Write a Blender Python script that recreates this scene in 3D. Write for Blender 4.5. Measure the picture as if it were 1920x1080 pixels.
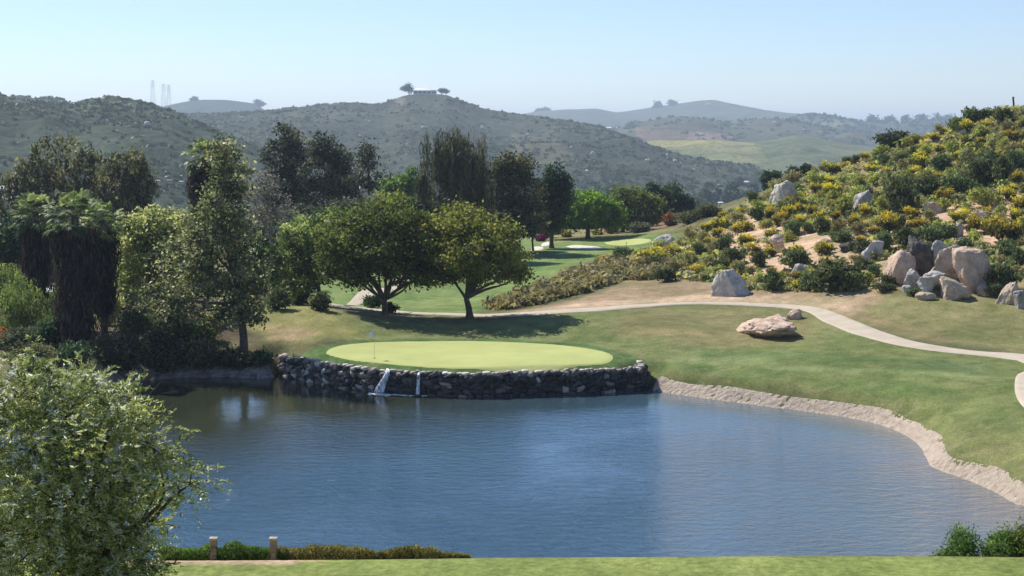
import bpy, bmesh, math, random
import numpy as np
from mathutils import Vector
C = bpy.context; D = bpy.data
random.seed(7); RNG = np.random.default_rng(7)
for o in list(D.objects): D.objects.remove(o)
scene = C.scene; COL = scene.collection

# ------------------------------------------------------------------ camera, sky, sun, exposure
CH = 20.3                       # eye height above the water
FPX = 2900.0                    # focal length in pixels of the 1920 px wide photograph
VH = 250.0                      # the eye level line
PIT = math.atan((540 - VH) / FPX)
cam = D.cameras.new('camera'); camo = D.objects.new('camera', cam); COL.objects.link(camo)
cam.sensor_width = 36; cam.lens = FPX / 1920 * 36
cam.clip_start = .3; cam.clip_end = 30000
camo.location = (0, 0, CH); camo.rotation_euler = (math.pi / 2 - PIT, 0, 0)
scene.camera = camo
HS = 2.0                        # the far country lies twice as far as its first survey
SUN_AZ = -44.0; SUN_EL = 45.0   # azimuth clockwise from +Y
w = D.worlds.new('World'); scene.world = w; w.use_nodes = True
nt = w.node_tree; nt.nodes.clear()
sky = nt.nodes.new('ShaderNodeTexSky'); sky.sky_type = 'NISHITA'; sky.sun_disc = False
sky.sun_elevation = math.radians(SUN_EL); sky.sun_rotation = math.radians(SUN_AZ)
sky.altitude = 150; sky.air_density = 1.0; sky.dust_density = 0.0; sky.ozone_density = 3.5
bg = nt.nodes.new('ShaderNodeBackground'); bg.inputs[1].default_value = 0.095
wo = nt.nodes.new('ShaderNodeOutputWorld')
tn = nt.nodes.new('ShaderNodeMix'); tn.data_type = 'RGBA'; tn.blend_type = 'MULTIPLY'; tn.inputs[0].default_value = 1; tn.inputs[7].default_value = (.90, .94, 1.09, 1)
nt.links.new(sky.outputs[0], tn.inputs[6]); nt.links.new(tn.outputs[2], bg.inputs[0]); nt.links.new(bg.outputs[0], wo.inputs[0])
sl = D.lights.new('sun', 'SUN'); so = D.objects.new('sun', sl); COL.objects.link(so)
sl.energy = 4.9; sl.angle = math.radians(.5); sl.color = (1, .955, .88)
a, e = math.radians(SUN_AZ), math.radians(SUN_EL)
tosun = Vector((math.sin(a) * math.cos(e), math.cos(a) * math.cos(e), math.sin(e)))
so.rotation_euler = tosun.to_track_quat('Z', 'Y').to_euler(); so.location = (-60, 80, 120)
scene.view_settings.view_transform = 'Standard'; scene.view_settings.look = 'None'
scene.view_settings.gamma = 1; scene.view_settings.exposure = 0.44
cy = scene.cycles
cy.max_bounces = 6; cy.diffuse_bounces = 4; cy.glossy_bounces = 3; cy.transmission_bounces = 3
cy.volume_bounces = 0; cy.transparent_max_bounces = 6

# ------------------------------------------------------------------ camera geometry of the survey: a pixel and a distance give a point
cp, sp = math.cos(PIT), math.sin(PIT)
def P(u, v, Y):
    k = (540 - v) / FPX
    s = Y / (cp + k * sp)
    return np.array([(u - 960) / FPX * s, Y, CH + (-sp + k * cp) * s])
def Pz(u, v, z):
    k = (540 - v) / FPX
    s = (z - CH) / (-sp + k * cp)
    return np.array([(u - 960) / FPX * s, (cp + k * sp) * s, z])
def proj(p):
    x, y, z = p[..., 0], p[..., 1], p[..., 2] - CH
    d = y * cp - z * sp
    return 960 + FPX * x / d, 540 - FPX * (y * sp + z * cp) / d
def ppm(Y): return FPX / Y      # photo pixels per metre at a distance

# ------------------------------------------------------------------ noise
def _h(ix, iy, iz, seed):
    n = (ix.astype(np.int64) * 374761393 + iy.astype(np.int64) * 668265263 + iz.astype(np.int64) * 2147483647 + seed * 1274126177) & 0xffffffff
    n = ((n ^ (n >> 13)) * 1274126177) & 0xffffffff
    n = ((n ^ (n >> 16)) * 2246822519) & 0xffffffff
    return ((n ^ (n >> 15)) & 0xffff) / 65535.0
def n3(p, seed=0):
    f = np.floor(p); t = p - f; t = t * t * (3 - 2 * t)
    i = f.astype(np.int64); r = 0
    for dx in (0, 1):
        wx = t[..., 0] if dx else 1 - t[..., 0]
        for dy in (0, 1):
            wy = t[..., 1] if dy else 1 - t[..., 1]
            for dz in (0, 1):
                wz = t[..., 2] if dz else 1 - t[..., 2]
                r = r + wx * wy * wz * _h(i[..., 0] + dx, i[..., 1] + dy, i[..., 2] + dz, seed)
    return r * 2 - 1
def n2(x, y, seed=0):
    fx, fy = np.floor(x), np.floor(y); tx, ty = x - fx, y - fy
    tx = tx * tx * (3 - 2 * tx); ty = ty * ty * (3 - 2 * ty)
    ix, iy = fx.astype(np.int64), fy.astype(np.int64); z = np.zeros_like(ix)
    a = _h(ix, iy, z, seed); b = _h(ix + 1, iy, z, seed); c = _h(ix, iy + 1, z, seed); d = _h(ix + 1, iy + 1, z, seed)
    return ((a * (1 - tx) + b * tx) * (1 - ty) + (c * (1 - tx) + d * tx) * ty) * 2 - 1
def fbm2(x, y, o=4, seed=0):
    r = 0; am = 1; 
    for k in range(o): r = r + am * n2(x * 2 ** k + 17 * k, y * 2 ** k - 9 * k, seed + k); am *= .5
    return r
def fbm3(p, o=4, seed=0):
    r = 0; am = 1
    for k in range(o): r = r + am * n3(p * 2 ** k + 13 * k, seed + k); am *= .5
    return r
def sm(x): x = np.clip(x, 0, 1); return x * x * (3 - 2 * x)

# ------------------------------------------------------------------ polylines and signed distance
def resample(pts, n, smooth=True):
    pts = np.array(pts, float)
    d = np.r_[0, np.cumsum(np.linalg.norm(np.diff(pts, axis=0), axis=1))]
    if smooth and len(pts) > 2:      # Catmull-Rom
        out = []
        q = np.vstack([2 * pts[0] - pts[1], pts, 2 * pts[-1] - pts[-2]])
        for i in range(len(pts) - 1):
            p0, p1, p2, p3 = q[i:i + 4]
            for t in np.linspace(0, 1, 12, endpoint=False):
                out.append(.5 * ((2 * p1) + (-p0 + p2) * t + (2 * p0 - 5 * p1 + 4 * p2 - p3) * t * t + (-p0 + 3 * p1 - 3 * p2 + p3) * t ** 3))
        out.append(pts[-1]); pts = np.array(out)
        d = np.r_[0, np.cumsum(np.linalg.norm(np.diff(pts, axis=0), axis=1))]
    s = np.linspace(0, d[-1], n)
    return np.stack([np.interp(s, d, pts[:, k]) for k in range(pts.shape[1])], 1)
def inpoly(x, y, poly):
    r = np.zeros(x.shape, bool); n = len(poly)
    for i in range(n):
        x1, y1 = poly[i][:2]; x2, y2 = poly[(i + 1) % n][:2]
        if y1 == y2: continue
        c = ((y1 > y) != (y2 > y)) & (x < (x2 - x1) * (y - y1) / (y2 - y1) + x1)
        r ^= c
    return r
def distpoly(x, y, poly, closed=True):
    d = np.full(x.shape, 1e18); n = len(poly)
    for i in range(n if closed else n - 1):
        ax, ay = poly[i][:2]; bx, by = poly[(i + 1) % n][:2]
        ex, ey = bx - ax, by - ay; L = ex * ex + ey * ey + 1e-12
        t = np.clip(((x - ax) * ex + (y - ay) * ey) / L, 0, 1)
        np.minimum(d, (x - ax - t * ex) ** 2 + (y - ay - t * ey) ** 2, out=d)
    return np.sqrt(d)
def sdist(x, y, poly):
    d = distpoly(x, y, poly)
    return np.where(inpoly(x, y, poly), -d, d)

# ------------------------------------------------------------------ the pond outline
WALL_PIX = [(527, 700), (545, 708), (570, 714), (600, 721), (650, 729), (700, 736), (750, 740), (800, 742), (850, 744), (900, 744.5), (950, 743), (1000, 741), (1050, 740), (1100, 738), (1150, 735.5), (1196, 733)]
wall_xy = np.array([Pz(u, v, 0)[:2] for u, v in WALL_PIX])
wall_c = resample(np.vstack([wall_xy[0] + [-.3, 2.6], wall_xy[0] + [-.25, 1.2], wall_xy, wall_xy[-1] + [.62, .55], wall_xy[-1] + [.8, 1.6], wall_xy[-1] + [.75, 3.0]]), 120)
RB_PIX = [(1214, 731), (1250, 737), (1300, 744), (1350, 751), (1400, 757), (1450, 764), (1500, 770), (1550, 777), (1600, 785), (1650, 797), (1690, 812), (1720, 832), (1735, 855), (1745, 873), (1770, 885), (1800, 895), (1840, 911), (1870, 926), (1900, 943), (1915, 948)]
rb_xy = np.array([Pz(u, v, 0)[:2] for u, v in RB_PIX])
rb_full = resample(np.vstack([rb_xy, [[31.0, 80.5], [35, 76], [36.5, 71], [33, 66.5]]]), 150)
LB_PIX = [(210, 726), (250, 716), (300, 711), (370, 708), (420, 707), (470, 709), (515, 709)]
lb_xy = np.array([Pz(u, v, 0)[:2] for u, v in LB_PIX])
lb_full = resample(np.vstack([[[-36, 66], [-41, 76], [-43, 90], [-41, 104], [-37.5, 115]], lb_xy]), 80)
pond_poly = np.vstack([lb_full, wall_c[6:-4], rb_full, [[27, 63], [10, 61.5], [-12, 61], [-30, 62.5]]])

# ------------------------------------------------------------------ terrain: surveyed points, smooth surface between
ctrl = []
def c_uvy(*a):
    for u, v, Y in a: ctrl.append(P(u, v, Y))
def c_uvz(z, *a):
    for u, v in a: ctrl.append(Pz(u, v, z))
def c_uYz(*a):
    for u, Y, z in a: ctrl.append(np.array([(u - 960) / FPX * Y, Y, z]))
c_uvz(1.12, (1225, 706), (1300, 709), (1400, 727), (1500, 738), (1600, 755), (1700, 782), (1762, 830), (1810, 862), (1900, 893), (1990, 930))
c_uvz(1.58, (580, 680)); c_uvz(1.82, (660, 688), (800, 695), (960, 697), (1100, 692), (1190, 687))
c_uvz(1.95, (620, 665), (760, 660), (900, 660), (1050, 660), (1130, 668), (700, 645), (900, 641), (1050, 645))
c_uvz(1.2, (380, 698), (260, 700), (470, 700)); c_uvz(1.9, (450, 650), (350, 670), (150, 680), (0, 680))
c_uvy((530, 572, 147), (480, 600, 140), (600, 602, 139), (530, 664, 131.5), (560, 642, 132.5), (640, 590, 143), (630, 635, 133))
c_uvz(2.45, (720, 590), (800, 591), (880, 592), (950, 592)); c_uvz(2.05, (700, 632), (850, 634), (1000, 630), (1120, 640), (1200, 660))
c_uvy((700, 572, 164), (800, 566, 172), (680, 552, 174), (740, 532, 190), (620, 548, 176), (900, 562, 172), (960, 555, 176), (1000, 505, 213), (1060, 470, 243), (1110, 452, 263), (980, 470, 245), (850, 540, 190), (1000, 530, 195))
c_uvy((1000, 592, 147), (1100, 581, 151), (1200, 575, 153), (1300, 570, 154), (1400, 572, 152), (1480, 577, 149), (1560, 592, 142.5), (1640, 620, 133), (1720, 643, 126.5), (1820, 660, 122), (1920, 668, 120), (1910, 730, 104.5), (2050, 700, 112), (1980, 800, 93))
c_uvy((1150, 610, 139.5), (1300, 620, 136.5), (1250, 680, 123.5), (1400, 690, 119.5), (1400, 640, 131), (1550, 700, 116), (1550, 650, 127), (1700, 730, 108), (1700, 690, 116), (1820, 800, 94.5), (1920, 850, 87.5), (1820, 720, 107.5))
c_uvy((1750, 592, 137), (1900, 610, 133), (1900, 565, 141), (1800, 560, 142.5), (1650, 552, 147), (1540, 555, 150.5), (1450, 556, 154), (1350, 548, 160), (1200, 550, 165), (1260, 530, 173), (1180, 528, 177), (1100, 552, 166), (1000, 580, 154))
c_uvy((950, 572, 160), (1010, 545, 178), (1100, 505, 198), (1200, 478, 222), (1280, 450, 243))
c_uvy((1300, 525, 172), (1400, 505, 176), (1500, 520, 163), (1600, 500, 163), (1750, 530, 149), (1850, 522, 149.5), (1930, 500, 154), (1900, 470, 160), (1780, 470, 166), (1700, 450, 176), (1600, 450, 184), (1500, 450, 193), (1400, 445, 207), (1340, 420, 238), (1350, 400, 258), (1500, 390, 230), (1600, 380, 219), (1700, 380, 204), (1800, 380, 196), (1900, 390, 187), (1900, 300, 206), (1800, 300, 216), (1700, 310, 230), (1600, 335, 240), (1850, 245, 218))
c_uvy((1390, 382, 279), (1450, 353, 274), (1550, 320, 264), (1650, 287, 254), (1750, 252, 245), (1800, 224, 238), (1850, 210, 235), (1920, 203, 233), (2050, 180, 229), (2050, 300, 195), (2050, 400, 175), (2050, 550, 141), (2200, 200, 220), (2200, 420, 165), (2200, 600, 130))
for u in (1500, 1700, 1900, 2100, 2400): c_uYz((u, 320, 10 + (u - 1500) * .012), (u, 440, -4))
c_uvy((1170, 450, 264), (1105, 446, 271), (1190, 434, 282), (1050, 441, 283), (1240, 430, 280), (1300, 415, 290), (1010, 450, 270))
c_uYz((300, 150, 2.0), (100, 150, 2.0), (-200, 150, 2), (-600, 150, 3), (0, 185, 1), (300, 200, 1), (520, 200, 1.2), (600, 240, 1.2), (800, 240, 1.3), (-600, 240, 0), (200, 260, 0), (500, 290, 0), (800, 300, 0), (-400, 120, 2.5), (-900, 100, 3), (-1500, 80, 4), (100, 120, 1.8))
for u in range(-1400, 3300, 470): c_uYz((u, 520, -8), (u, 800, -11))
for u in (-600, 0, 500, 900, 1300): c_uYz((u, 360, -1.5))
c_uYz((2600, 110, 8), (2600, 75, 6), (2300, 90, 3), (3200, 60, 6), (-2200, 60, 4))
ctrl = np.array(ctrl)
def mq(r2): return np.sqrt(r2 + 36.0)
A = mq(((ctrl[:, None, :2] - ctrl[None, :, :2]) ** 2).sum(-1)) - 0.0
n = len(ctrl); M = np.zeros((n + 1, n + 1)); M[:n, :n] = A - np.eye(n) * .8; M[:n, n] = 1; M[n, :n] = 1
sol = np.linalg.solve(M, np.r_[ctrl[:, 2], 0])
def rbf(x, y):
    r = np.full(x.shape, sol[n])
    for i in range(n): r += sol[i] * mq((x - ctrl[i, 0]) ** 2 + (y - ctrl[i, 1]) ** 2)
    return r
GX0, GX1, GY0, GY1, GS = -200, 230, 0, 560, .5
CS = 2.0
cx = np.arange(GX0, GX1 + CS, CS); cyy = np.arange(GY0, GY1 + CS, CS)
coarse = rbf(*np.meshgrid(cx, cyy))
gx = np.arange(GX0, GX1, GS); gy = np.arange(GY0, GY1, GS)
def bil(grid, x0, y0, s, x, y):
    fx = np.clip((x - x0) / s, 0, grid.shape[1] - 1.001); fy = np.clip((y - y0) / s, 0, grid.shape[0] - 1.001)
    ix, iy = fx.astype(int), fy.astype(int); tx, ty = fx - ix, fy - iy
    return (grid[iy, ix] * (1 - tx) + grid[iy, ix + 1] * tx) * (1 - ty) + (grid[iy + 1, ix] * (1 - tx) + grid[iy + 1, ix + 1] * tx) * ty
GXX, GYY = np.meshgrid(gx, gy)
Z = bil(coarse, GX0, GY0, CS, GXX, GYY)
Z = np.clip(Z, -12, 40)
# rough ground swells on the scrub hill, gentle ones elsewhere
_hillw = sm((Z - 4.2) / 2.5) * sm((GYY - 135) / 12)
Z = Z + .09 * fbm2(GXX / 9, GYY / 9, 3, 3) + _hillw * (.45 * fbm2(GXX / 6, GYY / 6, 4, 11))
# the pond basin
msk = (GYY > 50) & (GYY < 150) & (GXX > -60) & (GXX < 60)
s = np.full(Z.shape, 60.0)
s[msk] = sdist(GXX[msk], GYY[msk], pond_poly)
dw = np.full(Z.shape, 60.0); dw[msk] = distpoly(GXX[msk], GYY[msk], wall_c[8:-8], False)
wn = sm(1 - (dw - .3) / 1.6)
s2 = s - .45 * wn
wid = 1.2 * (1 - wn) + .25 * wn
bank = -.05 + (.95 * (1 - wn) + 3 * wn) * sm(s2 / wid) + np.maximum(0, s2 - wid) * .8
land = np.where(s2 > 0, np.minimum(np.maximum(Z, .7), bank), np.maximum(-1.6, s2 * .5 - .06))
Z = np.where(s < 40, land, Z)
# the tee terrace the photo is taken over
edge = 30.2 + .35 * n2(GXX / 7, GXX * 0 + 3, 5)
zt = P(960, 1044, 30.2)[2]
TZ = zt - .0 * GXX
fore = np.where(GYY < edge, TZ + sm((21 - GYY) / 21) * (CH - 1.75 - zt), TZ - (GYY - edge) * .5 - 0.0)
Z = np.where((GYY < 80), np.maximum(Z * sm((GYY - 30) / 6), fore), Z)
def farz(Y): return np.interp(Y, [480, 1280], [-11, -42.])
def zg(x, y):
    x = np.asarray(x, float); y = np.asarray(y, float)
    return bil(Z, GX0, GY0, GS, x, y)
YS = np.r_[np.arange(20, 80, .25), np.arange(80, 330, .25)]
def G(u, v):
    """where the line of sight through a pixel meets the ground"""
    k = (540 - v) / FPX; s_ = YS / (cp + k * sp)
    x = (u - 960) / FPX * s_; z = CH + (-sp + k * cp) * s_
    d = z - zg(x, YS)
    i = np.argmax(d < 0)
    if d[i] >= 0: i = len(YS) - 1
    if i > 0:
        t = d[i - 1] / (d[i - 1] - d[i] + 1e-9); Y = YS[i - 1] + t * (YS[i] - YS[i - 1])
    else: Y = YS[0]
    p = P(u, v, Y); p[2] = float(zg(p[0], p[1])); return p
def Gp(pts): return np.array([G(u, v) for u, v in pts])

# ------------------------------------------------------------------ objects
def link(o, parent=None):
    COL.objects.link(o)
    if parent is not None: o.parent = parent
    return o
def mesh(name, V, F, mat=None, tint=None, col=None, smooth=True, cent=None):
    """V (n,3), F (m,k) array of equal-sized faces or a list of such arrays"""
    V = np.asarray(V, np.float32)
    Fs = F if isinstance(F, list) else [F]
    me = D.meshes.new(name)
    loops = np.concatenate([f.reshape(-1) for f in Fs]).astype(np.int32)
    cnt = np.concatenate([np.full(len(f), f.shape[1], np.int32) for f in Fs])
    st = np.r_[0, np.cumsum(cnt)[:-1]].astype(np.int32)
    me.vertices.add(len(V)); me.vertices.foreach_set('co', V.reshape(-1))
    me.loops.add(len(loops)); me.loops.foreach_set('vertex_index', loops)
    me.polygons.add(len(cnt)); me.polygons.foreach_set('loop_start', st)
    me.polygons.foreach_set('loop_total', cnt)
    if smooth is not None: me.polygons.foreach_set('use_smooth', np.full(len(cnt), smooth, bool))
    me.update(calc_edges=True); me.validate()
    if tint is not None:
        at = me.attributes.new('tint', 'FLOAT', 'POINT'); at.data.foreach_set('value', np.asarray(tint, np.float32))
    if col is not None:
        at = me.attributes.new('col', 'FLOAT_COLOR', 'POINT')
        c4 = np.ones((len(V), 4), np.float32); c4[:, :3] = col; at.data.foreach_set('color', c4.reshape(-1))
    if mat is not None: me.materials.append(mat)
    return me
def obj(name, me, parent=None, loc=None):
    o = D.objects.new(name, me); link(o, parent)
    if loc is not None: o.location = loc
    return o
def tag(o, label=None, cat=None, group=None, kind=None):
    if label: o['label'] = label
    if cat: o['category'] = cat
    if group: o['group'] = group
    if kind: o['kind'] = kind
    return o
def empty(name, loc, label, cat, group=None):
    o = D.objects.new(name, None); o.empty_display_size = .5; link(o); o.location = loc
    return tag(o, label, cat, group)
def gridfaces(nr, nc):
    i = np.arange((nr - 1) * (nc - 1)); r, c = i // (nc - 1), i % (nc - 1)
    a = r * nc + c
    return np.stack([a, a + 1, a + nc + 1, a + nc], 1)

class Geo:
    """collects pieces of geometry"""
    def __init__(s): s.V = []; s.F = {}; s.T = []; s.n = 0
    def add(s, V, F, t=0.5):
        V = np.asarray(V, float).reshape(-1, 3)
        for f in (F if isinstance(F, list) else [F]):
            s.F.setdefault(f.shape[1], []).append(f + s.n)
        s.V.append(V); s.T.append(np.broadcast_to(np.asarray(t, float), (len(V),))); s.n += len(V)
    def tube(s, pts, rad, k=7, t=.5, cap=True):
        pts = np.asarray(pts, float); m = len(pts); rad = np.broadcast_to(np.asarray(rad, float), (m,))
        tg = np.gradient(pts, axis=0); tg /= np.linalg.norm(tg, axis=1)[:, None] + 1e-9
        ref = np.array([1, 0, 0.]) if abs(tg[0][0]) < .8 else np.array([0, 1, 0.])
        a = np.cross(tg, ref); a /= np.linalg.norm(a, axis=1)[:, None] + 1e-9; b = np.cross(tg, a)
        th = np.arange(k) / k * 2 * np.pi
        V = pts[:, None] + rad[:, None, None] * (np.cos(th)[None, :, None] * a[:, None] + np.sin(th)[None, :, None] * b[:, None])
        V = V.reshape(-1, 3); i = np.arange((m - 1) * k); r, c = i // k, i % k
        F = np.stack([r * k + c, r * k + (c + 1) % k, (r + 1) * k + (c + 1) % k, (r + 1) * k + c], 1)
        s.add(V, F, t)
        if cap:
            s.add(np.vstack([V[-k:], pts[-1:] + tg[-1] * rad[-1] * .3]), np.array([[j, (j + 1) % k, k] for j in range(k)]), t)
    def box(s, c, h, rz=0, t=.5, bev=0):
        c = np.array(c, float); h = np.array(h, float)
        q = np.array([[x, y, z] for z in (-1, 1) for y in (-1, 1) for x in (-1, 1)], float) * h
        cr, sr = math.cos(rz), math.sin(rz); R = np.array([[cr, -sr, 0], [sr, cr, 0], [0, 0, 1]])
        s.add(q @ R.T + c, np.array([[0, 2, 3, 1], [4, 5, 7, 6], [0, 1, 5, 4], [2, 6, 7, 3], [0, 4, 6, 2], [1, 3, 7, 5]]), t)
    def mesh(s, name, mat, smooth=True):
        return mesh(name, np.vstack(s.V), [np.vstack(f) for f in s.F.values()], mat, tint=np.concatenate(s.T), smooth=smooth)
    def build(s, name, mat, parent=None, smooth=True, loc=None):
        return obj(name, s.mesh(name, mat, smooth), parent, loc)

# ------------------------------------------------------------------ materials
def newmat(name):
    m = D.materials.new(name); m.use_nodes = True; t = m.node_tree; t.nodes.clear()
    out = t.nodes.new('ShaderNodeOutputMaterial'); return m, t, out
def N(t, typ, **kw):
    nd = t.nodes.new(typ)
    for k, v in kw.items():
        if k.startswith('i_'):
            nd.inputs[k[2:].replace('_', ' ')].default_value = v
        else: setattr(nd, k, v)
    return nd
def L(t, a, b): t.links.new(a, b)
def ramp(t, stops, interp='LINEAR'):
    r = t.nodes.new('ShaderNodeValToRGB'); cr = r.color_ramp; cr.interpolation = interp
    while len(cr.elements) < len(stops): cr.elements.new(.5)
    for e_, (p_, c_) in zip(cr.elements, stops):
        e_.position = p_; e_.color = (*c_, 1) if len(c_) == 3 else c_
    return r
def noise(t, scale, detail=4, rough=.55, vec=None, dist=0):
    nd = N(t, 'ShaderNodeTexNoise'); nd.inputs['Scale'].default_value = scale; nd.inputs['Detail'].default_value = detail
    nd.inputs['Roughness'].default_value = rough; nd.inputs['Distortion'].default_value = dist
    if vec is not None: L(t, vec, nd.inputs['Vector'])
    return nd
def mapping(t, src, scale=(1, 1, 1)):
    m_ = N(t, 'ShaderNodeMapping'); m_.inputs['Scale'].default_value = scale; L(t, src, m_.inputs['Vector']); return m_.outputs[0]
def mixc(t, a, b, fac, typ='MIX'):
    m_ = N(t, 'ShaderNodeMix', data_type='RGBA', blend_type=typ)
    for i_, x in ((0, fac), (6, a), (7, b)):
        if hasattr(x, 'links') or isinstance(x, bpy.types.NodeSocket): L(t, x, m_.inputs[i_])
        else: m_.inputs[i_].default_value = x if i_ == 0 else (*x, 1)
    return m_.outputs[2]
def math_(t, op, a, b=None, c=None):
    m_ = N(t, 'ShaderNodeMath', operation=op)
    for i_, x in enumerate((a, b, c)):
        if x is None: continue
        if isinstance(x, bpy.types.NodeSocket): L(t, x, m_.inputs[i_])
        else: m_.inputs[i_].default_value = x
    return m_.outputs[0]
def objpos(t): return N(t, 'ShaderNodeTexCoord').outputs['Object']
def wpos(t): return N(t, 'ShaderNodeNewGeometry').outputs['Position']

LEAFK = {'leaf_sycamore': 2.4, 'leaf_yellow_green': 2.6, 'palm_frond': 2.3, 'leaf_weeping': 1.9, 'leaf_dark': 2.6, 'leaf_dark_brown': 2.8, 'leaf_willow_dark': 2.9, 'leaf_yellow_flower': 1.25, 'leaf_sage': 3.0, 'leaf_dark_scrub': 2.9, 'leaf_lime_scrub': 2.5, 'leaf_dry_tuft': 1.6, 'leaf_dark_green': 2.0, 'leaf_magenta': 1.1, 'leaf_russet': 1.2, 'leaf_pepper': 4.1, 'leaf_pepper_young': 2.0, 'palm_dead_skirt': 1.5, 'leaf_cover_brown': 2.0, 'leaf_cover_green': 2.0, 'leaf_grey': 1.1, 'leaf_chaparral': 1.4, 'leaf_straw': 1.1}
def leafmat(name, dark, mid, light, trans=.35, rough=.55, spec=.25, hue=.0):
    K = LEAFK.get(name, 2.4); dark, mid, light = (tuple(min(.85, x * k_) for x in c_) for c_, k_ in ((dark, K * .8), (mid, K), (light, K))); trans = min(.6, trans + .15)
    m, t, out = newmat(name)
    at = N(t, 'ShaderNodeAttribute', attribute_name='tint')
    r = ramp(t, [(0, dark), (.5, mid), (1, light)]); L(t, at.outputs['Fac'], r.inputs[0])
    oi = N(t, 'ShaderNodeObjectInfo')
    hs = N(t, 'ShaderNodeHueSaturation'); L(t, r.outputs[0], hs.inputs['Color'])
    L(t, math_(t, 'MULTIPLY_ADD', oi.outputs['Random'], .5, .75), hs.inputs['Value'])
    if hue: L(t, math_(t, 'MULTIPLY_ADD', oi.outputs['Random'], hue, .5 - hue / 2), hs.inputs['Hue'])
    b = N(t, 'ShaderNodeBsdfPrincipled'); L(t, hs.outputs[0], b.inputs['Base Color'])
    b.inputs['Roughness'].default_value = rough; b.inputs['Specular IOR Level'].default_value = spec
    tr = N(t, 'ShaderNodeBsdfTranslucent')
    g = N(t, 'ShaderNodeHueSaturation'); g.inputs['Saturation'].default_value = 1.15; g.inputs['Value'].default_value = 1.1
    L(t, hs.outputs[0], g.inputs['Color']); L(t, g.outputs[0], tr.inputs[0])
    mx = N(t, 'ShaderNodeMixShader'); mx.inputs[0].default_value = trans
    L(t, b.outputs[0], mx.inputs[1]); L(t, tr.outputs[0], mx.inputs[2]); L(t, mx.outputs[0], out.inputs[0])
    return m
def solid(name, c, rough=.7, nscale=3, var=.25, bump=.3, bdist=.05, spec=.3, use_tint=0):
    m, t, out = newmat(name); v = objpos(t)
    n1 = noise(t, nscale, 6, .6, v)
    lo = tuple(x * (1 - var) for x in c); hi = tuple(min(1, x * (1 + var)) for x in c)
    r = ramp(t, [(.3, lo), (.7, hi)]); L(t, n1.outputs[0], r.inputs[0]); col = r.outputs[0]
    if use_tint:
        at = N(t, 'ShaderNodeAttribute', attribute_name='tint')
        rr = ramp(t, [(0, (1 - use_tint,) * 3), (1, (1 + use_tint,) * 3)]); L(t, at.outputs['Fac'], rr.inputs[0])
        col = mixc(t, col, rr.outputs[0], 1.0, 'MULTIPLY')
    b = N(t, 'ShaderNodeBsdfPrincipled'); L(t, col, b.inputs['Base Color'])
    b.inputs['Roughness'].default_value = rough; b.inputs['Specular IOR Level'].default_value = spec
    if bump:
        bp = N(t, 'ShaderNodeBump'); bp.inputs['Strength'].default_value = bump; bp.inputs['Distance'].default_value = bdist
        n2_ = noise(t, nscale * 4, 6, .65, v); L(t, n2_.outputs[0], bp.inputs['Height']); L(t, bp.outputs[0], b.inputs['Normal'])
    L(t, b.outputs[0], out.inputs[0]); return m
def rockmat(name, base, light, dark, stain, stain_amt=.5, sc=1.0):
    m, t, out = newmat(name); v = objpos(t)
    n1 = noise(t, 1.1 * sc, 8, .62, v); r = ramp(t, [(.28, dark), (.45, base), (.7, light)]); L(t, n1.outputs[0], r.inputs[0])
    n2_ = noise(t, .55 * sc, 6, .7, v, 1.2); r2 = ramp(t, [(.5 + .2 * (1 - stain_amt), (0, 0, 0)), (.6 + .2 * (1 - stain_amt), (1, 1, 1))]); L(t, n2_.outputs[0], r2.inputs[0])
    c = mixc(t, r.outputs[0], stain, math_(t, 'MULTIPLY', r2.outputs[0], .85))
    n4 = noise(t, 9 * sc, 3, .6, v); c = mixc(t, c, mixc(t, (0.55, .55, .55), (1.25, 1.25, 1.25), n4.outputs[0]), .8, 'MULTIPLY')
    b = N(t, 'ShaderNodeBsdfPrincipled'); L(t, c, b.inputs['Base Color']); b.inputs['Roughness'].default_value = .85
    b.inputs['Specular IOR Level'].default_value = .2
    bp = N(t, 'ShaderNodeBump'); bp.inputs['Strength'].default_value = .9; bp.inputs['Distance'].default_value = .35
    n3_ = noise(t, 1.8 * sc, 9, .66, v); L(t, n3_.outputs[0], bp.inputs['Height']); L(t, bp.outputs[0], b.inputs['Normal'])
    L(t, b.outputs[0], out.inputs[0]); return m

M = {}
M['bark'] = solid('bark', (.09, .07, .055), .9, 2.5, .45, .8, .04)
M['bark_pale'] = solid('bark_pale', (.24, .21, .18), .9, 2.5, .4, .6, .04)
M['olive'] = leafmat('leaf_olive', (.028, .040, .012), (.068, .086, .023), (.14, .155, .045), .38)
M['olive_brown'] = leafmat('leaf_olive_brown', (.034, .045, .012), (.085, .095, .024), (.16, .15, .045), .38)
M['syc_green'] = leafmat('leaf_speckled_green', (.022, .034, .010), (.06, .085, .024), (.20, .22, .09), .38, .42, .4)
M['yellowgreen'] = leafmat('leaf_yellow_green', (.045, .056, .018), (.120, .135, .050), (.27, .265, .12), .42, .45, .4)
M['syc'] = leafmat('leaf_sycamore', (.032, .042, .018), (.10, .112, .048), (.27, .26, .14), .4, .42, .45)
M['green'] = leafmat('leaf_green', (.022, .040, .012), (.052, .085, .022), (.11, .155, .042), .35)
M['bright'] = leafmat('leaf_bright_green', (.022, .045, .010), (.066, .110, .020), (.14, .195, .038), .38)
M['weep'] = leafmat('leaf_weeping', (.03, .048, .016), (.085, .115, .034), (.19, .22, .08), .4)
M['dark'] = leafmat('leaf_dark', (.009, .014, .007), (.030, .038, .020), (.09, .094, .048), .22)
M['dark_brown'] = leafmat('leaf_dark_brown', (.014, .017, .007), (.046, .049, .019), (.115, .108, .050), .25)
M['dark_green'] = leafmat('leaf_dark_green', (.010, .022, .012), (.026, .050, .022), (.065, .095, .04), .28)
M['willow'] = leafmat('leaf_willow_dark', (.010, .014, .006), (.031, .037, .016), (.10, .095, .045), .22)
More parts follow.
